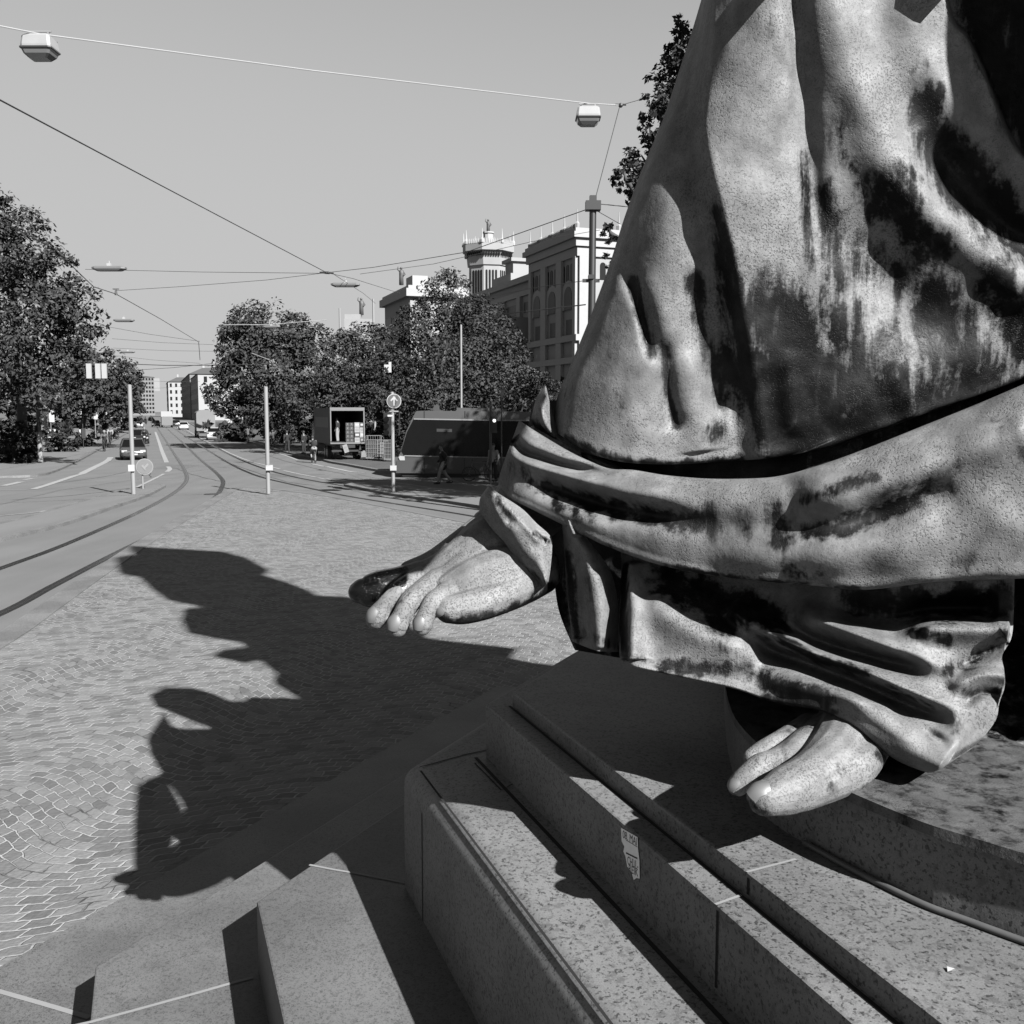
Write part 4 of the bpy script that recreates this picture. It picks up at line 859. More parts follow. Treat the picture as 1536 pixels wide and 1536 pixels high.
# ------------------------------------------------------------------ trees
def mat_leaf(name, v):
    n = NT(name); g = n.t.nodes.new('ShaderNodeNewGeometry'); r = g.outputs['Random Per Island']; big = n.noise(.5, 3)
    col = n.math('MULTIPLY', n.math('MULTIPLY_ADD', r, .6, .62), n.math('MULTIPLY', n.math('MULTIPLY_ADD', big, .8, .6), v))
    return n.done(col, .75, .08)
M_LEAF = mat_leaf('leaves', .043); M_LEAFD = mat_leaf('dark_leaves', .034); M_LEAFL = mat_leaf('pale_leaves', .075); M_BARK = plain('bark', .05, .9, var=.3, scale=5)
M_BARKL = plain('pale_bark', .13, .9, var=.3, scale=5)
def crown_mesh(name, blobs, n, size, mat, rng, clump=.3):
    vol = np.array([(b[1][0]*b[1][1] + b[1][0]*b[1][2] + b[1][1]*b[1][2]) for b in blobs]); vol = vol/vol.sum(); V = []
    for (c, rad), w in zip(blobs, vol):
        k = int(n*w); nc = max(10, int(k/26)); rad = np.array(rad); c = np.array(c)
        d = rng.normal(size=(nc, 3)); d /= np.linalg.norm(d, axis=1)[:, None]; rr = np.where(rng.random(nc) < .72, rng.uniform(.80, 1.03, nc), rng.uniform(.25, .8, nc))
        cc = c + d*rr[:, None]*rad; i = rng.integers(0, nc, k); cs = clump*rng.uniform(.6, 1.15, nc)[i]
        off = rng.normal(size=(k, 3)); off /= np.maximum(1, np.linalg.norm(off, axis=1)/1.6)[:, None]
        p = cc[i] + off*cs[:, None]*rad.mean()*.55*np.array([1, 1, .72])
        nr = d[i]*.5 + rng.normal(size=(k, 3))*.6 + np.array([0, 0, .55]); nr /= np.linalg.norm(nr, axis=1)[:, None]
        t = np.cross(nr, rng.normal(size=(k, 3))); t /= np.linalg.norm(t, axis=1)[:, None]; b = np.cross(nr, t)
        s = size*rng.uniform(.6, 1.3, k)[:, None]
        V.append(np.stack([p - t*s, p - b*s*.5 + nr*s*.12, p + t*s, p + b*s*.5 + nr*s*.12], 1))
    V = np.concatenate(V).reshape(-1, 3); q = np.arange(len(V)).reshape(-1, 4)
    me = bpy.data.meshes.new(name); me.vertices.add(len(V)); me.vertices.foreach_set('co', V.astype(np.float32).reshape(-1))
    me.loops.add(len(V)); me.loops.foreach_set('vertex_index', q.reshape(-1).astype(np.int32)); me.polygons.add(len(q)); me.polygons.foreach_set('loop_start', (np.arange(len(q))*4).astype(np.int32))
    me.update(); me.validate(); me.materials.append(mat)
    o = bpy.data.objects.new(name, me); COL.objects.link(o); return o
def tree(name, label, base, blobs_px, n, size, trunk=.28, mat=None, group=None, seed=1, bark=None, cat='tree', clump=.3):
    rng = np.random.default_rng(seed); base = Vector(base)
    T_ = empty(name, base, label, cat, group); bl = []
    for u, v, D, ru, rv in blobs_px:
        c = P(u, v, D); bl.append((tuple(c), (ru*D/F_PX, (ru + rv)/2*D/F_PX*.95, rv*D/F_PX)))
    adopt(crown_mesh('crown', bl, n, size, mat or M_LEAF, rng, clump), T_)
    zs = [b[0][2] for b in bl]; ctr = Vector(np.mean([b[0] for b in bl], 0).tolist()); m = MB(); low = min(b[0][2] - b[1][2]*.4 for b in bl)
    fork = Vector((base.x + (ctr.x - base.x)*.3, base.y + (ctr.y - base.y)*.3, max(base.z + .5, min(low, ctr.z*.6))))
    m.tube([base - Vector((0, 0, .1)), base.lerp(fork, .15), base.lerp(fork, .6), fork], [trunk*1.5, trunk*1.1, trunk*.9, trunk*.8], 9)
    for b in bl:
        c = Vector(b[0]); m.tube([fork - Vector((0, 0, .3)), fork.lerp(c, .45) + Vector((0, 0, .3)), c, c + Vector((rng.normal()*.3*b[1][0], 0, .5*b[1][2]))], [trunk*.6, trunk*.4, trunk*.22, trunk*.06], 6)
    adopt(m.build('trunk', bark or M_BARK, smooth=True), T_); return T_
TG = 'trees along the avenue'
tree('broad_tree', 'broad dense tree at the left edge, the nearest on the left pavement', G(34, 694), [(-60, 400, 63, 100, 120), (20, 372, 62, 52, 70), (70, 430, 61, 48, 66), (108, 480, 61, 42, 62), (50, 505, 60, 85, 70), (118, 545, 61, 38, 46), (-30, 540, 61, 90, 62), (30, 585, 60, 60, 28), (5, 310, 62, 16, 22)], 25500, 0.155, .35, None, TG, 3)
tree('round_tree', 'smaller round tree behind the big left one, its crown just over the traffic signal heads', G(118, 668), [(150, 565, 92, 46, 42), (190, 580, 95, 24, 36), (112, 590, 90, 44, 34), (165, 610, 92, 40, 22)], 10200, 0.192, .3, None, TG, 5)
tree('far_tree', 'far dark tree on the left closing the row beside the street', G(190, 645), [(196, 590, 150, 17, 26), (178, 605, 150, 22, 22), (205, 606, 150, 9, 14)], 4250, 0.296, .3, None, TG, 6)
tree('domed_tree', 'large domed tree right of the street, behind the slim plain pole', G(405, 662), [(400, 497, 92, 62, 42), (362, 525, 90, 36, 46), (452, 515, 92, 46, 40), (410, 560, 90, 84, 46), (346, 590, 90, 36, 34), (462, 580, 90, 44, 42), (395, 612, 90, 66, 26)], 22100, 0.185, .35, None, TG, 7)
tree('light_tree', 'looser lower tree between the domed tree and the tall one, behind the box truck', G(520, 668), [(520, 545, 82, 36, 48), (552, 530, 84, 40, 44), (505, 592, 80, 38, 40), (560, 585, 80, 44, 42), (440, 600, 80, 30, 34)], 15300, 0.148, .3, M_LEAF, TG, 8, clump=.34)
tree('tall_tree', 'tallest tree of the middle, rising in front of the palace tower', G(655, 690), [(672, 455, 76, 40, 52), (640, 500, 75, 52, 52), (716, 500, 76, 52, 54), (760, 545, 74, 38, 60), (690, 560, 73, 92, 52), (604, 555, 74, 48, 52), (575, 600, 72, 44, 36), (650, 605, 72, 80, 30), (740, 600, 71, 56, 36)], 28900, 0.141, .35, None, TG, 9)
tree('pale_shrub', 'pale leafed young tree beside the yield sign, by the edge of the robe', G(775, 716), [(768, 596, 53, 22, 26), (790, 575, 53, 26, 22), (815, 590, 53, 26, 30), (775, 640, 53, 28, 26)], 5100, 0.0962, .12, M_LEAFL, None, 10)
tree('shade_tree', 'dark tree half hidden behind the robe, its leaves showing along the upper edge', G(1090, 775), [(1020, 80, 31, 22, 55), (1050, 150, 32, 60, 90), (990, 170, 31, 28, 62), (975, 255, 31, 46, 42), (938, 268, 30, 22, 20), (1040, 300, 32, 90, 80), (916, 350, 30, 14, 16), (940, 395, 30, 40, 22), (1120, 200, 33, 110, 120), (1010, 400, 32, 80, 60), (1040, 330, 34, 60, 70)], 34000, 0.0888, .3, M_LEAFD, None, 12, clump=.26)
tree('shade_tree', 'unseen second tree added behind the robe to shade the tram', G(1200, 745), [(1100, 290, 38, 110, 120), (1210, 230, 39, 130, 140), (1300, 330, 41, 120, 130), (1135, -85, 30, 85, 80), (1260, -120, 29, 120, 100)], 15300, 0.222, .3, M_LEAFD, None, 13)  # unseen tree added for the shadow it throws on the tram
# shrubs under the left trees and the hedge behind the truck: dense low growth
def bush(label, u, v, D, ru, rv, n, seed, mat=M_LEAFD, size=.16): return tree('shrub', label, G(u, v), [(u - ru*.5, v - rv, D, ru*.6, rv*.9), (u + ru*.4, v - rv*1.1, D, ru*.65, rv), (u, v - rv*.6, D + 1, ru, rv*.7)], n, size, .05, mat, 'shrubs under the avenue trees', seed, cat='shrub')
bush('dark shrub left of the thick signal mast, at the left edge', 22, 697, G(22, 697).y, 30, 30, 2600, 21); bush('low shrub behind the white notice panels on the left', 92, 680, G(92, 680).y, 26, 20, 1600, 22)
bush('pale low shrub beside the triangle sign on the left pavement', 128, 672, G(128, 672).y, 18, 10, 900, 23, M_LEAF); bush('shrub filling the gap under the left trees', 160, 660, G(160, 660).y, 20, 12, 900, 24)
bush('dark shrub under the domed tree, right of the circular sign', 418, 668, G(418, 668).y, 30, 22, 1500, 25); bush('dark shrub behind the box truck, on its left', 470, 672, G(470, 672).y, 22, 28, 1500, 26); bush('dark shrub behind the roll cages', 575, 676, G(575, 676).y, 34, 26, 2200, 27)
bush('dark shrub beneath the tall tree, hidden behind the tram front', 690, 690, G(690, 690).y + 2, 90, 36, 3500, 28); bush('dark shrub under the domed tree by the parked tarpaulin lorry', 355, 660, G(355, 660).y, 24, 20, 1200, 29)

def wood(name, label, spans, n, size, seed):
    rng = np.random.default_rng(seed); bl = []
    for u0, u1, v, D, h in spans:
        for u in np.arange(u0, u1, 26): c = P(u, v + rng.uniform(-6, 6), D); bl.append((tuple(c), (26*D/F_PX, 24*D/F_PX, h*D/F_PX)))
    tag(crown_mesh(name, bl, n, size, M_LEAFD, rng, .3), label, 'trees', None, 'stuff')
wood('far_wood', 'dark mass of trees and hedges closing the view under the avenue crowns', [(-80, 150, 640, 120, 34), (-80, 110, 610, 130, 30), (150, 208, 628, 170, 14), (330, 520, 640, 112, 30), (420, 840, 640, 104, 42), (520, 860, 600, 112, 36)], 16000, .45, 40)
# ------------------------------------------------------------------ poles, lamps, wires
M_POLE = plain('galvanised_steel', .19, .5, .4, var=.08); M_DPOLE = plain('dark_steel', .016, .45, .4); M_SIGNW = plain('sign_white', .3, .5, .3, var=.04); M_SIGNB = plain('sign_blue', .075, .4, .4, var=.05)
M_SIGNG = plain('sign_grey', .16, .5); M_LAMPH = plain('lamp_housing', .24, .5, .3); M_LAMPG = plain('lamp_glass', .13, .2, .5); M_WIRE = plain('wire', .03, .5); M_WIREL = plain('pale_wire', .26, .5)
M_BLACK = plain('black_plastic', .012, .5); M_TYRE = plain('tyre_rubber', .015, .8); M_GLASS = plain('dark_glass', .006, .15, .12); M_RIM = plain('alloy', .2, .35, .5, .5)
CAMX, CAMY = Vector((1, 0, 0)), Vector((0, 1, 0))
def faceme(c):                            # unit vector from a thing to where the photograph was taken, level
    d = Vector((-c.x, -c.y, 0)); return d.normalized()
def pole(name, label, cat, u, v0, v1, r, mat=None, z=.1, cap=True, group=None):
    b = G(u, v0, z); top = P(u, v1, b.y); h = top.z - b.z
    E_ = empty(name, b, label, cat, group); m = MB(); m.lathe((b.x, b.y, b.z - .05), [(r*1.0, 0), (r, h*.5), (r*.96, h + .03), (r*.4, h + .06)], 12)
    adopt(m.build('post', mat or M_POLE, smooth='auto'), E_); return E_, b, h
def plate_px(u, v, D, pts, th, axis):     # flat outline in metres, standing upright, facing axis
    c = P(u, v, D); ax = axis.normalized(); x = Vector((ax.y, -ax.x, 0))*-1; x = Vector((-ax.y, ax.x, 0))
    m = MB(); a = [c + x*p + Vector((0, 0, q)) + ax*th/2 for p, q in pts]; b = [c + x*p + Vector((0, 0, q)) - ax*th/2 for p, q in pts]
    m.loft([b, a]); return m, c, x, ax
def circle_pts(r, n=24): return [(r*math.cos(2*PI*k/n), r*math.sin(2*PI*k/n)) for k in range(n)]
def box_pts(w, h): return [(-w/2, -h/2), (w/2, -h/2), (w/2, h/2), (-w/2, h/2)]
def sign_at(E_, u, v, D, pts, mat, name='sign_plate', th=.03, off=.0, axis=None):
    c = P(u, v, D); ax = axis or faceme(c); m, c, x, ax = plate_px(u, v, D - off, pts, th, ax); return adopt(m.build(name, mat), E_)

# slim poles on the islands
E1, b1, h1_ = pole('slim_pole', 'slim plain grey pole on the left island, with a small box low on it', 'pole', 200.5, 741, 577, .085)
D = b1.y; sign_at(E1, 197, 702, D, box_pts(.24, .26), M_SIGNW, 'junction_box', .12, .12)
E2, b2, h2_ = pole('slim_pole', 'slim plain grey pole at the far edge of the cobbles, left of the truck', 'pole', 402.5, 738.5, 580, .085)
sign_at(E2, 404, 701.5, b2.y, box_pts(.28, .22), M_SIGNW, 'junction_box', .12, .12)
E3, b3, h3_ = pole('sign_pole', 'grey pole with round blue sign showing a white upward arrow, on the right island', 'traffic sign', 590, 738, 588, .075)
D = b3.y; r_ = 10.8*D/F_PX
sign_at(E3, 591, 601.5, D, circle_pts(r_), M_SIGNW, 'sign_rim', .03, .10); sp_ = sign_at(E3, 591, 601.5, D, circle_pts(r_*.9), M_SIGNB, 'sign_disc', .01, .122)
k = r_; arw = [(-.09*k, -.66*k), (.09*k, -.66*k), (.09*k, .22*k), (.40*k, -.06*k), (.50*k, .10*k), (0, .70*k), (-.50*k, .10*k), (-.40*k, -.06*k), (-.09*k, .22*k)]
o = sign_at(E3, 591, 601.5, D, arw, M_SIGNW, 'arrow', .008, .132)
sign_at(E3, 591, 617, D, box_pts(.36, .05), M_POLE, 'bracket', .05, .05); m = MB(); c = P(581.5, 636, D - .05); m.box(c, (.3, .26, .92)); m.box(c + Vector((.48, .05, .05)), (.05, .06, .95))
sg = adopt(m.build('signal_head', M_BLACK), E3)
for dv in (-8, 2, 12):
    c = P(580, 637 + dv, D - .2); m = MB(); m.lathe(c + Vector((0, .02, 0)), [(.1, 0), (.11, .1)], 12, (0, -1, 0)); adopt(m.build('signal_lens', M_GLASS), sg)
sign_at(E3, 585.5, 623.5, D, box_pts(.22, .07), plain('lit_strip', .42, .4), 'white_strip', .02, .2); sign_at(E3, 590, 702, D, box_pts(.26, .2), M_SIGNW, 'junction_box', .12, .12)
# round sign at the tip of the left island
E4, b4, _ = pole('round_sign', 'round pale sign seen low beside the slim pole on the tip of the left island', 'traffic sign', 214.5, 733, 690, .035)
sign_at(E4, 217, 700, b4.y, circle_pts(12.3*b4.y/F_PX), M_SIGNG, 'sign_rim', .03, .05); sign_at(E4, 217, 700, b4.y, circle_pts(10.9*b4.y/F_PX), plain('sign_dull', .115, .5), 'sign_disc', .01, .07)
kk = 10*b4.y/F_PX; sign_at(E4, 217, 700, b4.y, [(-.5*kk, .1*kk), (.1*kk, -.62*kk), (.1*kk, -.25*kk), (.6*kk, .3*kk), (.4*kk, .5*kk), (-.1*kk, -.02*kk), (-.2*kk, .35*kk)], M_SIGNG, 'arrow', .008, .085)
# thick signal mast at the left with its arm of three signal heads
E5, b5, h5_ = pole('signal_mast', 'thick mast at the left kerb, its arm holding three signal heads over the street', 'traffic signal', 61, 694, 560, .13, M_DPOLE, .11)
D = b5.y; m = MB(); lo = P(61, 650, D).z; m.lathe((b5.x, b5.y, .08), [(.155, 0), (.155, lo - .1), (.135, lo)], 12); adopt(m.build('pale_sleeve', M_POLE), E5)
m = MB(); m.tube([P(61, 563, D), P(110, 549, D - 3), P(162, 549, D - 5.7)], [.07, .06, .05], 8); adopt(m.build('arm', M_DPOLE), E5)
for u in (133.5, 147, 156.5):
    c = P(u, 556.5, D - 6); m = MB(); m.box(c, (.28, .12, .85)); hd = adopt(m.build('signal_head', M_SIGNW), E5)
    m = MB(); m.box(c + Vector((0, .12, 0)), (.22, .12, .85)); adopt(m.build('lamp_housing', M_BLACK), hd)
for (u, v, w, h) in ((66, 629, .5, .36), (68, 637, .36, .28)): sign_at(E5, u, v, D, box_pts(w, h), M_SIGNG, 'small_panel', .08, .16)
# white notice panels
E6, b6, _ = pole('notice_post', 'thin post with a tall and a square white notice panel on the left pavement', 'sign', 77.5, 663, 612, .03, z=.11); D = b6.y
sign_at(E6, 77.5, 622.5, D, box_pts(7*D/F_PX, 21*D/F_PX), M_SIGNW, 'tall_panel', .03, .05); sign_at(E6, 78, 650, D, box_pts(10.5*D/F_PX, 12.5*D/F_PX), M_SIGNW, 'square_panel', .03, .05)
E7, b7, _ = pole('pedestrian_signal', 'slim post with a dark pedestrian signal box on the left pavement', 'traffic signal', 125.5, 672, 612, .04, M_DPOLE, .11); D = b7.y
sign_at(E7, 125.5, 650, D, box_pts(5.5*D/F_PX, 15*D/F_PX), M_BLACK, 'signal_head', .25, .05); sign_at(E7, 120, 649, D, box_pts(2.6*D/F_PX, 10*D/F_PX), M_SIGNW, 'side_plate', .03, .05)
E8, b8, _ = pole('warning_sign', 'thin post with a triangular and a round sign on the left pavement, before the cyclists', 'traffic sign', 144, 663, 615, .035, z=.11); D = b8.y; q = D/F_PX
sign_at(E8, 144, 617.5, D, [(-4.4*q, -3.2*q), (4.4*q, -3.2*q), (0, 4.4*q)], M_SIGNG, 'triangle_plate', .03, .05); sign_at(E8, 143.5, 625, D, circle_pts(4.6*q), M_SIGNG, 'round_plate', .03, .05); sign_at(E8, 143.5, 625, D, circle_pts(3.6*q), M_SIGNW, 'sign_face', .01, .07)
E9, b9, _ = pole('street_board', 'tall white board on a post left of the far traffic, bent arm at its top', 'sign', 186.5, 645, 608, .05, z=.1); D = b9.y; q = D/F_PX
sign_at(E9, 186.5, 621.5, D, box_pts(8.6*q, 26*q), M_SIGNW, 'board', .1, .1); m = MB(); m.tube([P(182, 609, D), P(190, 608, D), P(198, 608, D)], .06, 6); adopt(m.build('arm', M_SIGNW), E9)
# signs on the right
E10, b10, _ = pole('priority_sign', 'post with a diamond sign above a round one, left of the box truck', 'traffic sign', 444, 664, 612, .035, z=.12); D = b10.y; q = D/F_PX
sign_at(E10, 444.5, 615, D, [(-4.6*q, 0), (0, -4.6*q), (4.6*q, 0), (0, 4.6*q)], M_SIGNW, 'diamond_plate', .03, .05); sign_at(E10, 444, 625, D, circle_pts(5*q), M_SIGNG, 'round_plate', .03, .05); sign_at(E10, 446, 625.5, D, [(-2*q, -2*q), (1*q, -2*q), (2*q, 0), (0, 2*q), (-1*q, 1*q)], M_SIGNW, 'sign_mark', .01, .07)
E11, b11, _ = pole('stop_post', 'post with a narrow white panel and a small arm sign beside the box truck', 'sign', 450, 664, 611, .035, z=.12); D = b11.y; q = D/F_PX
sign_at(E11, 450.5, 632, D, box_pts(4.6*q, 12.5*q), M_SIGNW, 'tall_panel', .04, .06); sign_at(E11, 457, 621.5, D, box_pts(10*q, 2.3*q), M_SIGNW, 'arm_sign', .03, .06); sign_at(E11, 451, 613, D, [(-2.2*q, 3*q), (2.2*q, 3*q), (0, -3*q)], M_SIGNG, 'triangle_plate', .03, .06)
E12, b12, _ = pole('round_sign', 'round sign on a thin post under the domed tree, left of the plain slim pole', 'traffic sign', 396, 664, 628, .03, z=.12); D = b12.y; q = D/F_PX
sign_at(E12, 395.5, 632, D, circle_pts(4.4*q), M_SIGNG, 'round_plate', .03, .05); sign_at(E12, 396, 632, D, box_pts(3*q, 4*q), M_SIGNW, 'sign_mark', .01, .07)
E13, b13, _ = pole('direction_sign', 'pair of white direction boards on posts at the right of the far street', 'sign', 342, 649, 612, .05, z=.12); D = b13.y; q = D/F_PX
sign_at(E13, 343.5, 622, D, box_pts(8.4*q, 24*q), M_SIGNW, 'board', .06, .1); sign_at(E13, 334.5, 621, D, box_pts(8*q, 11*q), M_SIGNG, 'side_board', .06, .1); sign_at(E13, 342.5, 611, D, circle_pts(3*q), M_SIGNG, 'round_plate', .06, .12)
E14, b14, _ = pole('yield_sign', 'pale triangular yield sign pointing down above the tram roof', 'traffic sign', 752.5, 722, 584, .03, M_DPOLE); D = b14.y; q = D/F_PX
sign_at(E14, 753, 590, D, [(-5.2*q, 5*q), (5.2*q, 5*q), (0, -8.5*q)], M_SIGNG, 'triangle_plate', .03, .05)
E15, b15, _ = pole('tram_signal', 'dark tram signal mast with one lit white lamp in front of the tram', 'traffic signal', 736, 724, 602, .06, M_DPOLE); D = b15.y; q = D/F_PX
sign_at(E15, 741, 637, D, box_pts(9*q, 24*q), M_BLACK, 'signal_head', .2, .12)
lm = bpy.data.materials.new('lit_signal'); lm.use_nodes = True; lb = lm.node_tree.nodes['Principled BSDF']; lb.inputs['Emission Color'].default_value = (1, 1, 1, 1); lb.inputs['Emission Strength'].default_value = .28
sign_at(E15, 741.5, 631, D, circle_pts(2.5*q, 12), lm, 'lit_lamp', .02, .24)
# hanging X sign over the crossing
H1 = empty('hanging_sign', P(582, 551, 52), 'white panel with a dark cross hanging from the wires above the arrow sign', 'sign'); q = 52/F_PX
sign_at(H1, 582, 552.5, 52, [(-5.5*q, -6*q), (5*q, -6*q), (5*q, 9.5*q), (1*q, 9.5*q), (1*q, 5.5*q), (-5.5*q, 5.5*q)], M_SIGNW, 'panel', .04)
m = MB(); c = P(580, 554, 51.9); m.box(c, (.06, .03, .3), (.8, 0, .6), (0, 1, 0)); m.box(c + Vector((0, -.012, 0)), (.06, .03, .3), (.8, 0, -.6), (0, 1, 0)); adopt(m.build('cross_mark', M_BLACK), H1)
# masts
E16 = empty('catenary_mast', P(887, 760, 30), 'thick dark mast with a square head rising beside the palace corner', 'pole')
m = MB(); t_, b_ = P(889.5, 300, 30), P(884, 760, 30); m.tube([Vector((b_.x, b_.y, 0)), t_], [.13, .1], 12); adopt(m.build('post', M_DPOLE, smooth='auto'), E16)
m = MB(); m.box(P(889.5, 309, 30), (.44, .36, .26)); m.box(P(889.5, 299, 30), (.2, .2, .2)); adopt(m.build('mast_head', M_DPOLE), E16)
m = MB(); m.box(P(886.5, 421, 30), (.5, .12, .09)); m.box(P(886.5, 421, 30) + Vector((0, 0, .1)), (.16, .3, .12)); adopt(m.build('wire_clamp', M_DPOLE), E16)
E17, _, _ = pole('thin_mast', 'thin grey mast standing in front of the tall tree, dark in its lower part', 'pole', 692.5, 692, 487, .07, z=.12)
E18, _, _ = pole('thin_mast', 'thin mast rising above the domed tree, left of its taller twin', 'pole', 513, 668, 462, .09, z=.12)
E19, _, _ = pole('thin_mast', 'tall thin mast between the far parapet and the palace pavilion', 'pole', 563, 672, 448, .10, z=.12)
# wires
def wire(label, pts, r=.012, mat=None, sag=0.0, name='overhead_wire'):
    W_ = [P(u, v, D) for u, v, D in pts]; full = []
    for a, b in zip(W_[:-1], W_[1:]):
        for k in range(8): f = k/8; full.append(a.lerp(b, f) - Vector((0, 0, sag*4*f*(1-f)*(b-a).length*.01)))
    full.append(W_[-1]); m = MB(); m.tube(full, r, 6)
    return tag(m.build(name, mat or M_WIRE), label, 'wire')
wire('pale span wire across the sky carrying the two large lamps', [(-30, 33, 22.5), (60, 51, 23.2), (470, 106, 26.5), (882, 155, 30.2), (930, 158, 30.6)], .016, M_WIREL)
wire('dark wire from the lamp span down to the mast head', [(930, 158, 30.6), (893, 298, 30.1)], .014); wire('short wire from the lamp span into the dark tree', [(930, 158, 30.6), (1000, 138, 31.5)], .012)
wire('long dark wire falling from the upper left to the wire crossing', [(-30, 133, 19), (0, 150, 20.3), (245, 280, 32), (490, 409, 50)], .017)
wire('dark wire from the crossing up to the mast head', [(490, 409, 50), (560, 401, 46), (700, 378, 38), (886, 312, 30.2)], .013); wire('thin wire from the crossing past the palace corner', [(540, 411, 50), (650, 396, 50), (800, 362, 48), (900, 345, 47)], .012)
wire('level wire from the big left tree to the crossing', [(128, 404, 58), (300, 408, 55), (490, 410, 50)], .013); wire('thin wire sagging from the left tree to the crossing', [(174, 436, 56), (270, 430, 54), (400, 420, 52), (490, 409, 50)], .012)
wire('dark wire running down the left tree towards the far street', [(-20, 322, 38), (80, 372, 45), (140, 430, 54), (174, 441, 60), (240, 478, 78), (298, 513, 105)], .022); wire('short wire dropping from the far wire end', [(298, 513, 105), (300, 540, 106)], .03)
wire('wire from the crossing to the thin masts', [(490, 409, 50), (530, 418, 58), (600, 440, 80)], .014); wire('thin guy wire beside the crossing', [(500, 411, 50), (545, 440, 64), (563, 455, 78)], .012)
wire('pale wire in front of the domed tree', [(335, 487, 60), (400, 487, 60), (490, 480, 60)], .02, M_WIREL); wire('pale short wire above the slim pole', [(378, 530, 60), (412, 543, 58)], .028, M_WIREL)
wire('wire from the mast head to the right', [(889, 305, 30), (960, 312, 31)], .013); wire('thin brace wire below the mast head', [(895, 316, 30), (930, 336, 31)], .01)
wire('dark wire crossing the palace pavilion low down', [(700, 478, 46), (790, 467, 40), (878, 457, 30.2)], .02); wire('thin wire from the mast clamp to the left', [(884, 420, 30), (800, 432, 36), (700, 452, 46)], .011)
for k, (u0, v0, u1, v1, D) in enumerate(((150, 488, 300, 512, 110), (165, 545, 330, 548, 120), (168, 508, 320, 517, 130), (160, 532, 300, 545, 150), (190, 556, 330, 544, 90), (200, 570, 300, 572, 180), (170, 522, 330, 527, 140), (196, 583, 290, 578, 210))):
    wire(['topmost of the faint wires over the far street', 'dark span wire over the far street just above the houses', 'second faint wire over the far street', 'slanting thin wire over the far street', 'thick span wire from the left trees to the domed tree', 'faint wire low over the far traffic', 'third faint wire over the far street', 'lowest wire at the end of the far street'][k], [(u0, v0, D), ((u0+u1)/2, (v0+v1)/2 + 1.5, D), (u1, v1, D)], .022 if k != 1 else .05)
wire('span wire from the domed tree over the crossing lamp', [(330, 548, 75), (420, 545, 75), (500, 532, 75), (640, 520, 70)], .02)
# lamps hung on wires
def span_lamp(label, u, v, D, w, tilt=0):
    L_ = empty('span_lamp', P(u, v, D), label, 'street lamp', 'lamps hung on the span wire'); c = P(u, v, D); w = w*D/F_PX
    def ring(f, g, z): return [c + Vector((x*w*f, y*w*g, z)) for x, y in ((-.5, -.42), (-.42, -.5), (.42, -.5), (.5, -.42), (.5, .42), (.42, .5), (-.42, .5), (-.5, .42))]
    m = MB(); m.loft([ring(.78, .62, w*.36), ring(.92, .72, w*.30), ring(1, .8, w*.02), ring(1.0, .8, -.05*w)]); adopt(m.build('housing', M_LAMPH), L_)
    m = MB(); m.loft([ring(1.06, .86, -.055*w), ring(1.06, .86, -.10*w)]); adopt(m.build('rim', plain('lamp_rim', .05, .5)), L_)
    m = MB(); m.loft([ring(.98, .78, -.105*w), ring(.86, .66, -.26*w), ring(.6, .44, -.38*w)]); adopt(m.build('diffuser', M_LAMPG), L_)
    m = MB()
    for s in (-.3, .3): m.box(c + Vector((s*w, 0, .43*w)), (.06*w, .05*w, .16*w))
    m.box(c + Vector((0, 0, .53*w)), (.8*w, .05*w, .05*w)); adopt(m.build('hanger', M_POLE), L_)
span_lamp('white box street lamp hung on the wire, the one at the top left corner', 60, 72, 23.3, 43); span_lamp('white box street lamp hung on the wire, the one beside the dark tree', 882, 175, 30.2, 34)
def flat_lamp(label, u, v, D, w):
    L_ = empty('flat_lamp', P(u, v, D), label, 'street lamp', 'flat lamps hung over the street'); c = P(u, v, D); w = w*D/F_PX
    m = MB(); m.loft([[c + Vector((x*w*f, y*w*.3*f, z)) for x, y in ((-.5, -.3), (-.4, -.5), (.4, -.5), (.5, -.3), (.5, .3), (.4, .5), (-.4, .5), (-.5, .3))] for f, z in ((.8, w*.06), (1, w*.03), (1, -.02*w), (.75, -.08*w))]); adopt(m.build('housing', plain('flat_lamp_grey', .12, .5)), L_)
    m = MB(); m.box(c + Vector((0, 0, .10*w)), (.12*w, .1*w, .09*w)); m.tube([c + Vector((0, 0, .1*w)), c + Vector((0, 0, .22*w))], .012*w, 6); adopt(m.build('hanger', M_SIGNW), L_)
for t_, u, v, D, w in (('flat lamp beside the big left tree, the left of the two nearest', 164, 402.5, 58, 49), ('flat lamp near the wire crossing, the right of the two nearest', 518, 427, 56, 42), ('flat lamp below the wire fitting left of the far street', 186, 480.5, 88, 30), ('flat lamp in front of the top of the domed tree', 407, 490, 74, 26), ('flat lamp in front of the left side of the domed tree', 356, 540, 98, 22), ('small flat lamp beside the left trees, high over the far street', 192, 528, 128, 20), ('small flat lamp low in front of the domed tree', 340, 546, 120, 18)): flat_lamp(t_, u, v, D, w)
m = MB(); c = P(490, 409, 50); m.tube([c + Vector((-.35, 0, .02)), c, c + Vector((.35, 0, -.02))], [.03, .07, .03], 8); m.ball(c + Vector((.1, 0, 0)), .08, 8, 6); tag(m.build('wire_joint', M_WIRE), 'dark insulator joint where the wires meet over the crossing', 'insulator')
m = MB(); c = P(174, 440, 60); m.tube([c + Vector((0, 0, .25)), c + Vector((0, 0, -.1))], [.05, .09], 8); m.box(c + Vector((0, 0, .25)), (.36, .06, .05)); tag(m.build('wire_joint', M_WIRE), 'small dark wire fitting hanging left of the far street', 'insulator')
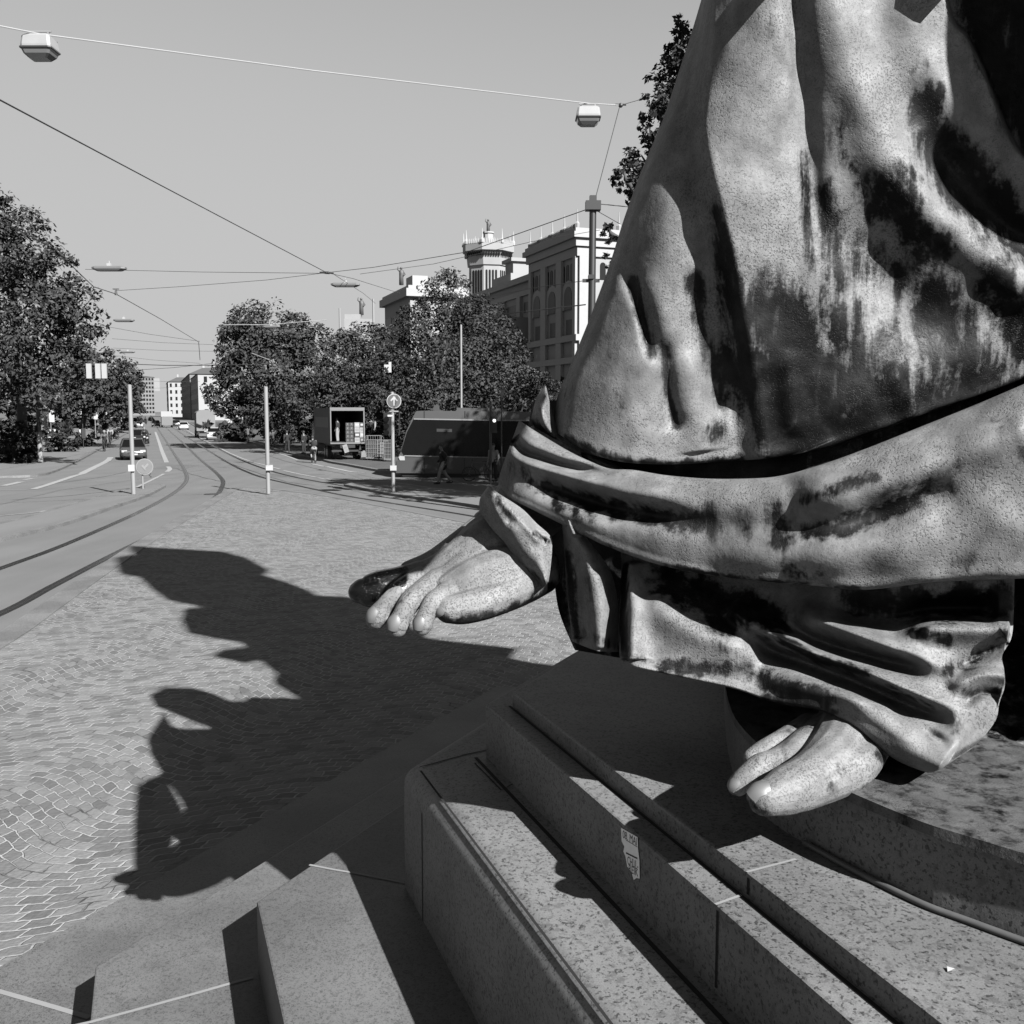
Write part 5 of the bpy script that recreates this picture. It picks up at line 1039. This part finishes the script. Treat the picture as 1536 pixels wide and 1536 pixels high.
m = MB(); c = P(931, 158, 30.6); m.ball(c, .07, 8, 6); m.tube([c + Vector((-.16, 0, .02)), c + Vector((.16, 0, .02))], .03, 6); tag(m.build('wire_joint', M_WIRE), 'dark joint at the right end of the lamp wire', 'insulator')

# ------------------------------------------------------------------ vehicles
def car(label, u, v, yaw, paint, kind='hatch', lights=True, z=0.0, name='parked_car', group='cars on the street'):
    # local frame: +y is the nose, +x its right side
    b = G(u, v, z); E_ = empty(name, b, label, 'car', group, yaw)
    Lc, Wc = 4.3, 1.78; hw = Wc/2
    def sec(y, w, z0, z1, cr=.12): return [(-w, y, z0 + cr), (-w + cr*.6, y, z0), (w - cr*.6, y, z0), (w, y, z0 + cr), (w, y, z1 - cr), (w - cr, y, z1), (-w + cr, y, z1), (-w, y, z1 - cr)]
    m = MB(); m.loft([sec(*s) for s in ((-2.15, hw*.86, .32, .78), (-2.05, hw*.95, .25, .92), (-1.4, hw, .2, .98), (0, hw, .2, .96), (1.0, hw, .2, .92), (1.7, hw*.96, .22, .84), (2.05, hw*.88, .26, .72), (2.15, hw*.76, .32, .6))])
    o = m.build('body', paint, E_, smooth='auto')
    back = -2.0 if kind == 'hatch' else -1.35
    def gs(y, w0, w1, z0, z1): return [(-w0, y, z0), (w0, y, z0), (w1, y, z1), (-w1, y, z1)]
    m = MB(); m.loft([[(-hw*.92, back, .93), (hw*.92, back, .93), (hw*.9, 1.15, .91), (-hw*.9, 1.15, .91)], [(-hw*.72, back + .35, 1.40), (hw*.72, back + .35, 1.40), (hw*.7, .32, 1.40), (-hw*.7, .32, 1.40)]])
    m.build('window', M_GLASS, E_)
    m = MB(); m.loft([[(-hw*.74, back + .33, 1.401), (hw*.74, back + .33, 1.401), (hw*.72, .36, 1.401), (-hw*.72, .36, 1.401)], [(-hw*.66, back + .5, 1.47), (hw*.66, back + .5, 1.47), (hw*.64, .2, 1.47), (-hw*.64, .2, 1.47)]])
    for sx in (-1, 1):
        m.tube([(sx*hw*.9, 1.12, .93), (sx*hw*.71, .33, 1.41)], .035, 6); m.tube([(sx*hw*.92, back + .02, .94), (sx*hw*.73, back + .36, 1.41)], .05, 6)
    m.build('roof', paint, E_)
    for sx in (-1, 1):
        for y in (-1.35, 1.35):
            m = MB(); m.lathe((sx*(hw - .2), y, .31), [(.31, 0), (.31, sx*.19)], 16, (1, 0, 0)); w_ = m.build('wheel', M_TYRE, E_); m = MB(); m.lathe((sx*(hw - .012), y, .31), [(.2, 0), (.16, sx*.02)], 12, (1, 0, 0)); m.build('rim', M_RIM, w_)
        m = MB(); m.box((sx*hw*.68, 2.04, .64), (.36, .16, .15)); m.build('headlight', plain('headlight_glass', .3, .2, .5), E_)
        m = MB(); m.box((sx*hw*.76, -2.08, .82), (.24, .16, .16)); m.build('tail_light', plain('tail_light_red', .035, .3, .5), E_)
        m = MB(); m.box((sx*(hw + .1), .75, .98), (.2, .1, .13)); m.build('wing_mirror', paint, E_)
    m = MB(); m.box((0, 2.13, .52), (.8, .08, .12)); m.box((0, 2.12, .33), (1.1, .08, .1)); m.build('grille', M_BLACK, E_)
    for y in (2.185, -2.165): m = MB(); m.box((0, y, .42 if y > 0 else .55), (.52, .02, .11)); m.build('number_plate', M_SIGNW, E_)
    return E_
M_CARD = plain('dark_grey_paint', .05, .25, .5); M_CARB = plain('black_paint', .012, .2, .5); M_CARW = plain('white_paint', .3, .3, .5, var=.03); M_CARS = plain('silver_paint', .16, .3, .5, .3)
toward = PI - A_ST; away = -A_ST
car('dark grey hatchback driving towards the crossing behind the slim pole', 200, 688.5, toward + R(2), M_CARS if False else M_CARD)
car('black car just behind the grey hatchback', 211, 665, toward, M_CARB); car('pale car behind the black one in the left lane', 208.5, 641.5, toward, M_CARW); car('small dark car far down the street, facing the crossing beside the white lorry', 234, 640.5, toward, M_CARB)
car('dark car far down the street in front of the white house', 264.5, 640, away, M_CARB, 'sedan'); car('white car seen from behind far down the street, right of the tracks', 275.5, 644.5, away, M_CARW, 'sedan'); car('white saloon waiting behind the tarpaulin lorry', 321, 659.5, away + R(-3), M_CARW, 'sedan')
car('pale car parked in the shade behind the roll cages', 553, 675, R(70), M_CARW, 'hatch'); car('dark car parked under the trees at the left edge', 12, 689, R(80), M_CARB)
def lorry(label, u, v, yaw, w, h, L, mat, tarp=False, z=0.0, name='lorry', cab=True):
    b = G(u, v, z); E_ = empty(name, b, label, 'truck', None, yaw); m = MB()
    if tarp:
        pr = [(-w/2, .9), (w/2, .9), (w/2, h - .5)] + [(w/2*math.cos(a), h - .5 + .5*math.sin(a)) for a in np.linspace(.3, PI - .3, 7)] + [(-w/2, h - .5)]
        m.loft([[(x, 0, zz) for x, zz in pr], [(x, L, zz) for x, zz in pr]])
    else: m.box((0, L/2, (h + .8)/2), (w, L, h - .8))
    m.build('cargo_box', mat, E_)
    m = MB(); m.box((0, L/2 + .4, .7), (w*.7, L, .2)); m.build('chassis', M_BLACK, E_)
    m = MB(); m.loft([[(-w*.48, L + .15, .5), (w*.48, L + .15, .5), (w*.48, L + .15, 2.3), (-w*.48, L + .15, 2.3)], [(-w*.48, L + 1.6, .5), (w*.48, L + 1.6, .5), (w*.45, L + 1.5, 2.2), (-w*.45, L + 1.5, 2.2)]]); m.build('cab', M_CARS, E_)
    for sx in (-1, 1):
        for y in (.9, L + .7):
            m = MB(); m.lathe((sx*(w/2 - .3), y, .45), [(.45, 0), (.45, sx*.28)], 16, (1, 0, 0)); w_ = m.build('wheel', M_TYRE, E_); m = MB(); m.lathe((sx*(w/2 - .015), y, .45), [(.26, 0), (.2, sx*.02)], 12, (1, 0, 0)); m.build('rim', M_RIM, w_)
        m = MB(); m.box((sx*w*.4, -.03, .75), (.25, .05, .13)); m.build('tail_light', plain('tail_light_red', .035, .3, .5), E_)
    m = MB(); m.box((0, -.03, .62), (w*.95, .06, .1)); m.build('bumper', M_BLACK, E_)
    return E_
lorry('white box lorry far down the street beside the tracks', 250, 640.5, toward, 2.3, 3.4, 5.5, M_WHITEW); lorry('grey lorry with a rounded tarpaulin cover standing at the right of the street', 309.5, 657, away, 2.3, 3.6, 6.0, M_GREYW, True)
# the delivery truck with its open back
TB = G(522, 690, .12); TRK = empty('delivery_truck', TB, 'dark box truck parked under the trees with its rear door open and crates inside', 'truck', None, away)
tw, tl, z0, z1 = 2.34, 7.0, 1.18, 3.45; mt = plain('truck_side', .055, .6, var=.25, scale=1.2); m = MB()
m.box((-tw/2 + .03, tl/2, (z0+z1)/2), (.06, tl, z1 - z0)); m.box((tw/2 - .03, tl/2, (z0+z1)/2), (.06, tl, z1 - z0)); m.box((0, tl - .03, (z0+z1)/2), (tw - .12, .06, z1 - z0)); m.box((0, tl/2, z1 + .03), (tw, tl, .06)); m.box((0, tl/2, z0 - .06), (tw, tl, .12)); m.build('cargo_box', mt, TRK)
m = MB(); m.box((0, -.02, z1 - .02), (tw, .04, .22)); m.box((0, -.02, z0 - .04), (tw, .04, .1)); m.box((-tw/2 + .04, -.02, (z0+z1)/2), (.08, .04, z1 - z0 - .2)); m.box((tw/2 - .04, -.02, (z0+z1)/2), (.08, .04, z1 - z0 - .2)); m.build('rear_frame', plain('truck_frame', .11, .5), TRK)
m = MB(); m.box((-tw/2 - .006, tl*.5, z0 + 1.35), (.01, tl*.8, .7)); m.build('side_panel', plain('truck_picture', .09, .5, var=.6, scale=1.6), TRK)
m = MB(); m.box((0, tl/2, z0 - .25), (1.0, tl, .22)); m.box((0, .2, .62), (tw*.9, .08, .12)); m.build('chassis', M_BLACK, TRK)
m = MB(); m.loft([[(-1.1, tl + .15, .5), (1.1, tl + .15, .5), (1.1, tl + .15, 2.6), (-1.1, tl + .15, 2.6)], [(-1.1, tl + 1.9, .5), (1.1, tl + 1.9, .5), (1.05, tl + 1.7, 2.5), (-1.05, tl + 1.7, 2.5)]]); m.build('cab', M_CARD, TRK)
for sx in (-1, 1):
    for y in (1.6, 2.5, tl + .9):
        m = MB(); m.lathe((sx*(tw/2 - .32), y, .46), [(.46, 0), (.46, sx*.3)], 16, (1, 0, 0)); w_ = m.build('wheel', M_TYRE, TRK); m = MB(); m.lathe((sx*(tw/2 - .015), y, .46), [(.27, 0), (.2, sx*.02)], 12, (1, 0, 0)); m.build('rim', M_RIM, w_)
m = MB(); m.box((-.15, -.05, .78), (.32, .03, .55), (.9, 0, .3), (0, 1, 0)); m.build('warning_flag', plain('striped_flag', .14, .6, var=.7, scale=6), TRK)
Mw = Matrix.Translation(TB) @ Matrix.Rotation(away, 4, 'Z')
M_CRD, M_CRP = plain('crate_dark', .03, .6), plain('crate_pale', .2, .6, var=.2, scale=8)
for c in range(2):
    for r in range(5):
        g = Mw @ Vector((.02 + c*.27, .22, z0 + r*.27)); E_ = empty('bottle_crate', g, '%s bottle crate in the %s of the two narrow stacks inside the truck' % (['lowest', 'second lowest', 'middle', 'second highest', 'topmost'][r], ['left', 'right'][c]), 'crate', 'bottle crates stacked in the truck', away)
        m = MB(); m.box((0, 0, .125), (.25, .36, .25)); m.build('crate_body', M_CRD, E_); m = MB(); m.ball((-.0, -.1, .16), (.07, .1, .06), 8, 6); m.build('bottle_top', M_SIGNW, E_)
for c in range(2):
    for r in range(4):
        g = Mw @ Vector((.66 + c*.36, .24, z0 + r*.34)); E_ = empty('carton', g, '%s carton in the %s stack at the right wall inside the truck' % (['bottom', 'second', 'third', 'top'][r], ['left', 'right'][c]), 'box', 'cartons stacked in the truck', away)
        m = MB(); m.box((0, 0, .165), (.34, .4, .33)); m.build('carton_body', M_CRD if (r + c) % 3 == 1 else M_CRP, E_); m = MB(); m.box((0, -.203, .18), (.24, .006, .14)); m.build('label_patch', M_SIGNW if r % 2 else M_SIGNG, E_)
# roll cages, pallet jack
def roll_cage(label, u, v, w, h, full=.7, mat=None):
    b = G(u, v, .12); E_ = empty('roll_cage', b, label, 'cart', 'roll cages by the truck'); m = MB()
    for x in (-w/2, w/2):
        for y in (-.35, .35): m.tube([(x, y, .12), (x, y, h)], .02, 6)
    for k in range(6):
        zz = .2 + (h - .2)*k/5
        for y in (-.35, .35): m.tube([(-w/2, y, zz), (w/2, y, zz)], .012, 5)
        for x in (-w/2, w/2): m.tube([(x, -.35, zz), (x, .35, zz)], .012, 5)
    for x in np.linspace(-w/2, w/2, 7)[1:-1]: m.tube([(x, -.35, .2), (x, -.35, h)], .01, 5)
    m.box((0, 0, .15), (w, .7, .05)); m.build('frame', M_SIGNG, E_)
    m = MB(); m.box((0, 0, .18 + h*full/2), (w*.88, .6, h*full)); m.build('load', mat or plain('wrapped_goods', .05, .7, var=.6, scale=5), E_)
    for x in (-w*.42, w*.42): m = MB(); m.disc((x, -.3, .06), .06, (1, 0, 0), .04, 12); m.build('castor', M_BLACK, E_)
roll_cage('wire roll cage with dark wrapped goods, nearest the truck', 561, 690, .95, 1.65); roll_cage('roll cage with pale goods between the first cage and the arrow pole', 574, 690, .6, 1.35, .75, M_SIGNG); roll_cage('dark roll cage partly behind the arrow sign pole', 584, 692, .6, 1.4, .8, M_CARD)
b = G(543, 687, .12); E_ = empty('pallet_jack', b, 'pale pallet jack standing behind the open truck', 'pallet jack'); m = MB(); m.box((-.2, 0, .14), (.18, 1.1, .1)); m.box((.2, 0, .14), (.18, 1.1, .1)); m.build('fork', M_SIGNG, E_)
m = MB(); m.loft([[(-.45, -.75, .1), (.45, -.75, .1), (.45, -.5, .1), (-.45, -.5, .1)], [(-.3, -.72, .55), (.3, -.72, .55), (.3, -.52, .55), (-.3, -.52, .55)]]); m.build('pump_housing', M_SIGNG, E_)
m = MB(); m.tube([(0, -.65, .5), (0, -.85, 1.1)], .025, 6); m.tube([(-.15, -.85, 1.1), (.15, -.85, 1.1)], .025, 6); m.build('handle', M_BLACK, E_)
m = MB(); c = G(552, 689, .12); m.lathe(c, [(.2, 0), (.2, .03), (.14, .035), (.035, .5)], 14); tag(m.build('traffic_cone', M_SIGNG), 'small pale traffic cone beside the pallet jack', 'cone')
# the tram
TD_ = G(680, 716.5).y; TRM = empty('tram', G(680, 716.5), 'dark tram with a slanted nose and a wide black window band standing in the shade', 'tram')
q = lambda u, v: P(u, v, TD_)
M_TRAM = plain('tram_paint_shaded', .055, .4, .4, var=.06); M_TRAMD = plain('tram_skirt', .045, .4, .4, var=.06)  # tones kept low so the colour carries the tree shade
def side(m, px, y0, y1, mi=0): m.loft([[q(u, v) + Vector((0, y0, 0)) for u, v in px], [q(u, v) + Vector((0, y1, 0)) for u, v in px]], True, mi)
m = MB(); side(m, [(593.5, 710), (592.5, 700), (594.5, 691), (601, 678), (609.5, 647), (620, 624), (625, 616.5), (638, 616), (733, 617), (1010, 620), (1010, 712), (735, 711)], 0, 2.3); adopt(m.build('body', M_TRAM), TRM)
m = MB(); side(m, [(606.5, 684), (601.8, 677), (610.5, 648), (620, 629.5), (735, 631.5), (1009, 634), (1009, 689), (736, 686.5)], -.012, -.001); adopt(m.build('window_band', M_GLASS), TRM)
m = MB(); side(m, [(594, 709.5), (595, 692), (604, 685.5), (735, 687.5), (1009, 690), (1009, 711.5), (735, 710.5)], -.03, -.001); adopt(m.build('skirt', M_TRAMD), TRM)
m = MB(); side(m, [(606, 684.4), (735, 687), (1009, 689.8), (1009, 688), (735, 685.4), (607, 682.8)], -.05, -.031); adopt(m.build('trim_strip', plain('tram_trim', .17, .4)), TRM)
m = MB(); side(m, [(621, 627.5), (735, 629.3), (1009, 632), (1009, 633.6), (735, 631.2), (620.5, 629.3)], -.05, -.013); adopt(m.build('roof_strip', plain('tram_trim', .17, .4)), TRM)
m = MB(); side(m, [(684, 616.8), (685, 611.5), (732, 612.5), (733, 617.2)], .3, 1.6); adopt(m.build('roof_equipment', M_TRAM), TRM)
m = MB(); side(m, [(736, 617.2), (737, 612.8), (760, 613), (761, 617.6)], .3, 1.6); adopt(m.build('roof_equipment', M_TRAM), TRM)
m = MB(); side(m, [(649, 616), (650, 607.5), (656, 607.5), (657, 616)], .5, 1.2); adopt(m.build('roof_equipment', M_TRAMD), TRM)
m = MB()
for u in (636.5, 696.5, 735, 780): side(m, [(u - .4, 709), (u - .4, 687), (u + .4, 687), (u + .4, 709)], -.045, -.031)
side(m, [(700, 703), (715, 703.5), (716, 704.2), (700, 703.8)], -.045, -.031); build_each(m, 'panel_gap', M_BLACK, TRM)
m = MB()
for u in (636.5, 697.5): side(m, [(u - .5, 627), (u - .5, 616.5), (u + .5, 616.5), (u + .5, 627)], -.02, -.001)
build_each(m, 'roof_gap', M_BLACK, TRM)
m = MB(); side(m, [(598, 686), (600, 683.5), (607, 684.5), (607.5, 690.5), (600, 690.5)], -.06, -.031); adopt(m.build('headlight', plain('headlight_glass', .3, .2, .5), TRM) if False else m.build('headlight', plain('headlight_glass', .3, .2, .5)), TRM)
m = MB(); side(m, [(600, 710.6), (1009, 711.7), (1009, 716), (604, 715)], .1, 2.2); adopt(m.build('bogie', M_BLACK), TRM)
m = MB(); side(m, [(655, 643), (678, 643.5), (678, 648), (655, 647.5)], -.02, -.013); adopt(m.build('destination_panel', plain('unlit_display', .03, .4)), TRM)

# ------------------------------------------------------------------ people
M_SKIN = plain('skin', .14, .6, var=.05); M_HAIR = plain('hair', .02, .7); M_CLD = plain('dark_cloth', .014, .9); M_CLM = plain('grey_cloth', .06, .9); M_CLL = plain('pale_cloth', .2, .9); M_SHOE = plain('shoe_leather', .012, .6)
def fuse(name, chains, mat, parent, voxel=.022, it=2):
    m = MB()
    for ch in chains:
        capsule_chain(m, [(p, r) for p, r in ch], 10)
    o = m.build(name + '_tmp', mat); a = o.modifiers.new('r', 'REMESH'); a.mode = 'VOXEL'; a.voxel_size = voxel; s_ = o.modifiers.new('s', 'SMOOTH'); s_.iterations = it
    dg = bpy.context.evaluated_depsgraph_get(); me = bpy.data.meshes.new_from_object(o.evaluated_get(dg)); bpy.data.objects.remove(o); me.name = name
    me.polygons.foreach_set('use_smooth', [True]*len(me.polygons))
    if not me.materials: me.materials.append(mat)
    n = bpy.data.objects.new(name, me); COL.objects.link(n)
    if parent: n.parent = parent
    return n
def person(label, loc, yaw, pose='walk', top=None, legs=None, coat=False, hat=None, bag=None, h=1.75, phase=1):
    E_ = empty('person', loc, label, 'person', None, yaw); k = h/1.75      # +y is where the person faces
    V = lambda x, y, z: Vector((x*k, y*k, z*k))
    if pose == 'ride': pel = (0, -.18, .98); che = (0, .12, 1.36); nek = (0, .2, 1.5); hd = (0, .24, 1.66); hips = [(-.1, -.18, .95), (.1, -.18, .95)]; kn = [(-.12, .2, .72), (.12, .12, .62)]; ft = [(-.12, .02, .36), (.12, .0, .16)]; el = [(-.26, .3, 1.22), (.26, .3, 1.22)]; ha = [(-.24, .5, 1.08), (.24, .5, 1.08)]
    elif pose == 'stand': pel = (0, 0, .95); che = (0, 0, 1.32); nek = (0, 0, 1.47); hd = (0, .02, 1.63); hips = [(-.1, 0, .92), (.1, 0, .92)]; kn = [(-.11, .02, .5), (.11, .02, .5)]; ft = [(-.12, -.01, .09), (.12, -.01, .09)]; el = [(-.25, -.03, 1.12), (.25, -.03, 1.12)]; ha = [(-.26, .08, .88), (.26, .08, .88)]
    else: s = phase; pel = (0, 0, .94); che = (0, .03, 1.32); nek = (0, .05, 1.47); hd = (0, .08, 1.63); hips = [(-.1, 0, .92), (.1, 0, .92)]; kn = [(-.1, .16*s, .52), (.1, -.06*s, .5)]; ft = [(-.1, .24*s, .1), (.1, -.34*s, .13)]; el = [(-.25, -.12*s, 1.13), (.25, .1*s, 1.13)]; ha = [(-.24, -.06*s, .9), (.24, .24*s, .93)]
    sh = [(che[0] + x, che[1], che[2] + .08) for x in (-.19, .19)]
    body = [[(V(*pel), .13*k), (V(*((np.array(pel) + che)/2)), .13*k), (V(*che), .15*k), (V(*nek), .06*k)], [(V(*nek), .055*k), (V(hd[0], hd[1], hd[2] - .06), .075*k), (V(*hd), .098*k), (V(hd[0], hd[1] - .01, hd[2] + .05), .085*k)]]
    body.append([(V(hd[0], hd[1] + .09, hd[2] - .02), .022*k), (V(hd[0], hd[1] + .1, hd[2] - .045), .022*k)])
    for i in (0, 1):
        f = ft[i]; body.append([(V(*hips[i]), .095*k), (V(*kn[i]), .062*k), (V(*f), .043*k)]); body.append([(V(f[0], f[1] - .05, f[2] - .045), .042*k), (V(f[0], f[1] + .15, f[2] - .06), .034*k)])
        body.append([(V(*sh[i]), .062*k), (V(*el[i]), .045*k), (V(*ha[i]), .033*k)])
        d = (np.array(ha[i]) - np.array(el[i])); d = d/np.linalg.norm(d); hp = np.array(ha[i])
        for j in range(4): body.append([(V(*(hp + d*.03 + np.array([(j - 1.5)*.018, 0, 0]))), .011*k), (V(*(hp + d*(.12 - .012*abs(j - 1.2)) + np.array([(j - 1.5)*.02, .01, -.015]))), .009*k)])
        body.append([(V(*(hp + np.array([.03*(1 - 2*i), .01, 0]))), .013*k), (V(*(hp + d*.07 + np.array([.05*(1 - 2*i), .02, 0]))), .011*k)])
    fuse('body', body, M_SKIN, E_, .016*k)
    tp_ = [[(V(pel[0], pel[1], pel[2] + .02), .15*k), (V(*((np.array(pel) + che)/2)), .148*k), (V(*che), .168*k), (V(nek[0], nek[1], nek[2] - .05), .08*k)]]
    for i in (0, 1): tp_.append([(V(*sh[i]), .08*k), (V(*el[i]), .06*k), (V(*(np.array(el[i])*.15 + np.array(ha[i])*.85)), .046*k)])
    if coat: tp_.append([(V(0, pel[1], pel[2] + .1), .17*k), (V(0, pel[1], pel[2] - .15), .18*k)])
    fuse('jacket', tp_, top or M_CLD, E_, .02*k)
    fuse('trousers', [[(V(*pel), .14*k), (V(*hips[i]), .112*k), (V(*kn[i]), .08*k), (V(ft[i][0], ft[i][1], ft[i][2] + .04), .06*k)] for i in (0, 1)], legs or M_CLM, E_, .02*k)
    for i in (0, 1): f = ft[i]; fuse('shoe', [[(V(f[0], f[1] - .06, f[2] - .04), .05*k), (V(f[0], f[1] + .17, f[2] - .055), .042*k)]], M_SHOE, E_, .018*k)
    fuse('helmet' if hat else 'hair', [[(V(hd[0], hd[1] - .03, hd[2] + .04), .102*k), (V(hd[0], hd[1] - .01, hd[2] + .06), .1*k)]], hat or M_HAIR, E_, .018*k)
    return E_
def bicycle(label, loc, yaw, group='bicycles'):
    E_ = empty('bicycle', loc, label, 'bicycle', group, yaw)
    def circ(y, r, n=20): return [(0, y + r*math.cos(2*PI*k/n), .34 + r*math.sin(2*PI*k/n)) for k in range(n + 1)]
    for y in (-.52, .54):
        m = MB(); m.tube(circ(y, .33), .02, 6); w_ = m.build('wheel', M_TYRE, E_); m = MB()
        for k in range(8): m.tube([(0, y, .34), (0, y + .31*math.cos(k*PI/4), .34 + .31*math.sin(k*PI/4))], .004, 4)
        m.build('spokes', M_RIM, w_)
    m = MB()
    for a, b in (((0, -.52, .34), (0, -.05, .3)), ((0, -.52, .34), (0, -.2, .82)), ((0, -.05, .3), (0, -.22, .9)), ((0, -.05, .3), (0, .38, .78)), ((0, -.2, .82), (0, .36, .86)), ((0, .34, .95), (0, .54, .34))): m.tube([a, b], .018, 6)
    m.build('frame', M_CARD, E_); m = MB(); m.tube([(-.27, .3, 1.02), (-.1, .4, 1.05), (.1, .4, 1.05), (.27, .3, 1.02)], .016, 6); m.tube([(0, .34, .9), (0, .4, 1.05)], .016, 6); m.build('handlebar', M_BLACK, E_)
    m = MB(); m.loft([[(-.1, -.36, .92), (.1, -.36, .92), (.03, -.08, .93), (-.03, -.08, .93)], [(-.08, -.34, .98), (.08, -.34, .98), (.025, -.08, .97), (-.025, -.08, .97)]]); m.build('saddle', M_BLACK, E_)
    return E_
def rider(label, bl, u, v, yaw, top, legs, hat=None, z=0.0):
    b = G(u, v, z); bicycle(bl, b, yaw); person(label, b, yaw, 'ride', top, legs, hat=hat)
rider('person in a grey top cycling towards the crossing, nearer of the two on the left', 'bicycle of the nearer rider on the left cycle lane', 157.5, 677, toward, M_CLM, M_CLD, M_CLL, .0); rider('person in a pale shirt riding behind the first cyclist on the left', 'bicycle of the second rider on the left, in a pale shirt', 166, 666, toward, M_CLL, M_CLD)
rider('person with a dark rucksack riding away in front of the box truck', 'bicycle ridden away in front of the box truck', 470.5, 694.5, away + R(3), M_CLM, M_CLL); rider('person cycling away in the shade under the domed tree', 'bicycle ridden in the shade under the domed tree', 372, 664, away, M_CLM, M_CLD)
bk = G(470.5, 694.5); m = MB(); Mr = Matrix.Translation(bk) @ Matrix.Rotation(away + R(3), 4, 'Z'); c = Mr @ Vector((0, -.14, 1.28)); m.ball(c, (.19, .14, .26), 12, 8); tag(m.build('rucksack', M_CLD, smooth=True), 'dark rucksack on the back of the cyclist before the box truck', 'bag')
person('person in dark clothes walking on the pavement left of the sign posts', G(431, 679, .12), away, 'walk', M_CLD, M_CLD); person('person in dark clothes standing beside the box truck', G(456, 680, .12), away + R(40), 'stand', M_CLD, M_CLD); person('person in grey walking along the kerb just right of the slim plain pole', G(409, 672, .12), away, 'walk', M_CLM, M_CLD)
person('person in a long dark coat and pale trousers striding past the tram', G(665, 726, .0), R(98), 'walk', M_CLD, M_CLL, True, h=1.86, phase=1); bW = G(740, 722, .1)
person('person in a pale top standing by a bicycle in front of the tram', bW, R(150), 'stand', M_CLL, M_CLD, h=1.78); bicycle('bicycle held by the standing person in front of the tram', bW + Vector((-.62, .15, 0)), R(95))
person('person in a dark jacket standing inside the open truck beside the crates', Mw @ Vector((-.52, .9, z0)), away + R(60), 'stand', M_CLD, M_CLL, h=1.7)
person('person standing in the shade under the left trees by the notice post', G(86, 668, .11), R(120), 'stand', M_CLD, M_CLD)
# motor scooter beside the black car
b = G(217, 667.5); MC = empty('motorcycle', b, 'dark motorcycle with a pale fairing ridden between the cars', 'motorcycle', None, toward)
for y in (-.65, .65):
    m = MB(); m.tube([(0, y + .27*math.cos(2*PI*k/16), .3 + .27*math.sin(2*PI*k/16)) for k in range(17)], .055, 8); m.build('wheel', M_TYRE, MC)
m = MB(); m.loft([[(-.16, y, a), (.16, y, a), (.13, y, c), (-.13, y, c)] for y, a, c in ((-.7, .6, .8), (-.3, .35, .8), (.2, .3, .95), (.55, .55, 1.15), (.62, .75, 1.1))]); m.build('body', M_CARB, MC)
m = MB(); m.ball((0, .66, .82), (.12, .06, .1), 10, 8); m.build('headlight', plain('headlight_glass', .3, .2, .5), MC); m = MB(); m.tube([(-.36, .4, 1.1), (0, .5, 1.1), (.36, .4, 1.1)], .02, 6); m.build('handlebar', M_BLACK, MC)
person('person in dark gear with a white helmet riding the motorcycle', b, toward, 'ride', M_CLD, M_CLD, hat=M_CLL)

# ------------------------------------------------------------------ torn sticker on the plinth
def on_riser(u, v, off): q_ = onplane(u, v, NST, s2d - off); return q_
ST_ = empty('torn_sticker', on_riser(945, 1280, .004), 'torn white paper sticker with black lettering on the dark riser of the plinth', 'sticker')
out_px = [(931.5, 1241.5), (956.5, 1256), (957, 1273), (959, 1290), (959.5, 1318), (955, 1317), (950.5, 1320), (947.5, 1309), (941, 1300), (938, 1284), (935, 1277), (936.5, 1270), (932.5, 1262)]
m = MB(); a = [on_riser(u, v, .0015) for u, v in out_px]; b_ = [on_riser(u, v, .004) for u, v in out_px]; m.loft([a, b_]); adopt(m.build('paper', plain('sticker_paper', .95, .7, var=.1, scale=40)), ST_)
def lettering(txt, u0, v0, u1, v1, hpx, nm='lettering'):
    a, b = on_riser(u0, v0, .0048), on_riser(u1, v1, .0048); c = bpy.data.curves.new(nm, 'FONT'); c.body = txt; c.size = 1; c.extrude = 0
    o = bpy.data.objects.new(nm, c); COL.objects.link(o); dg = bpy.context.evaluated_depsgraph_get(); me = bpy.data.meshes.new_from_object(o.evaluated_get(dg)); bpy.data.objects.remove(o)
    xs = [v.co.x for v in me.vertices]; ys = [v.co.y for v in me.vertices]; x0, x1, y0, y1 = min(xs), max(xs), min(ys), max(ys)
    hgt = hpx*((a - Vector((0, 0, CAM_H))).length)/F_PX*1.25; d = b - a
    for v in me.vertices: fx = (v.co.x - x0)/(x1 - x0); fy = (v.co.y - y0)/(y1 - y0); v.co = a + d*fx + Vector((0, 0, fy*hgt))
    me.materials.append(M_BLACK); return adopt(link(me, nm), ST_)
def link(me, nm): o = bpy.data.objects.new(nm, me); COL.objects.link(o); return o
lettering('08. MAI', 934, 1256.5, 955, 1268.5, 9); lettering('CHUL-', 941, 1296, 957, 1305, 9.5); lettering('REIK', 943, 1307.5, 957, 1315, 8.5)
for v0, v1, hh in ((1259.5, 1271, 1.2), (1279.5, 1289, 3.0)):
    m = MB(); a, b_ = on_riser(939, v0 + 1, .0048), on_riser(956, v1, .0048); z_ = Vector((0, 0, hh*.0022)); m.quad(a, b_, b_ + z_, a + z_); adopt(m.build('printed_bar', M_BLACK, fix=False), ST_)
# ------------------------------------------------------------------ scraps on the ground
for k, (u, v, z) in enumerate(((1426, 1455, Z3),)):
    m = MB(); c = G(u, v, z + .004); m.add([c + Vector((x, y, zz)) for x, y, zz in ((-.012, -.008, 0), (.01, -.01, .004), (.014, .006, .001), (-.006, .01, .005))], [(0, 1, 2, 3)]); tag(m.build('paper_scrap', M_SIGNW), 'tiny white paper scrap on the sunlit granite tread at lower right', 'litter')
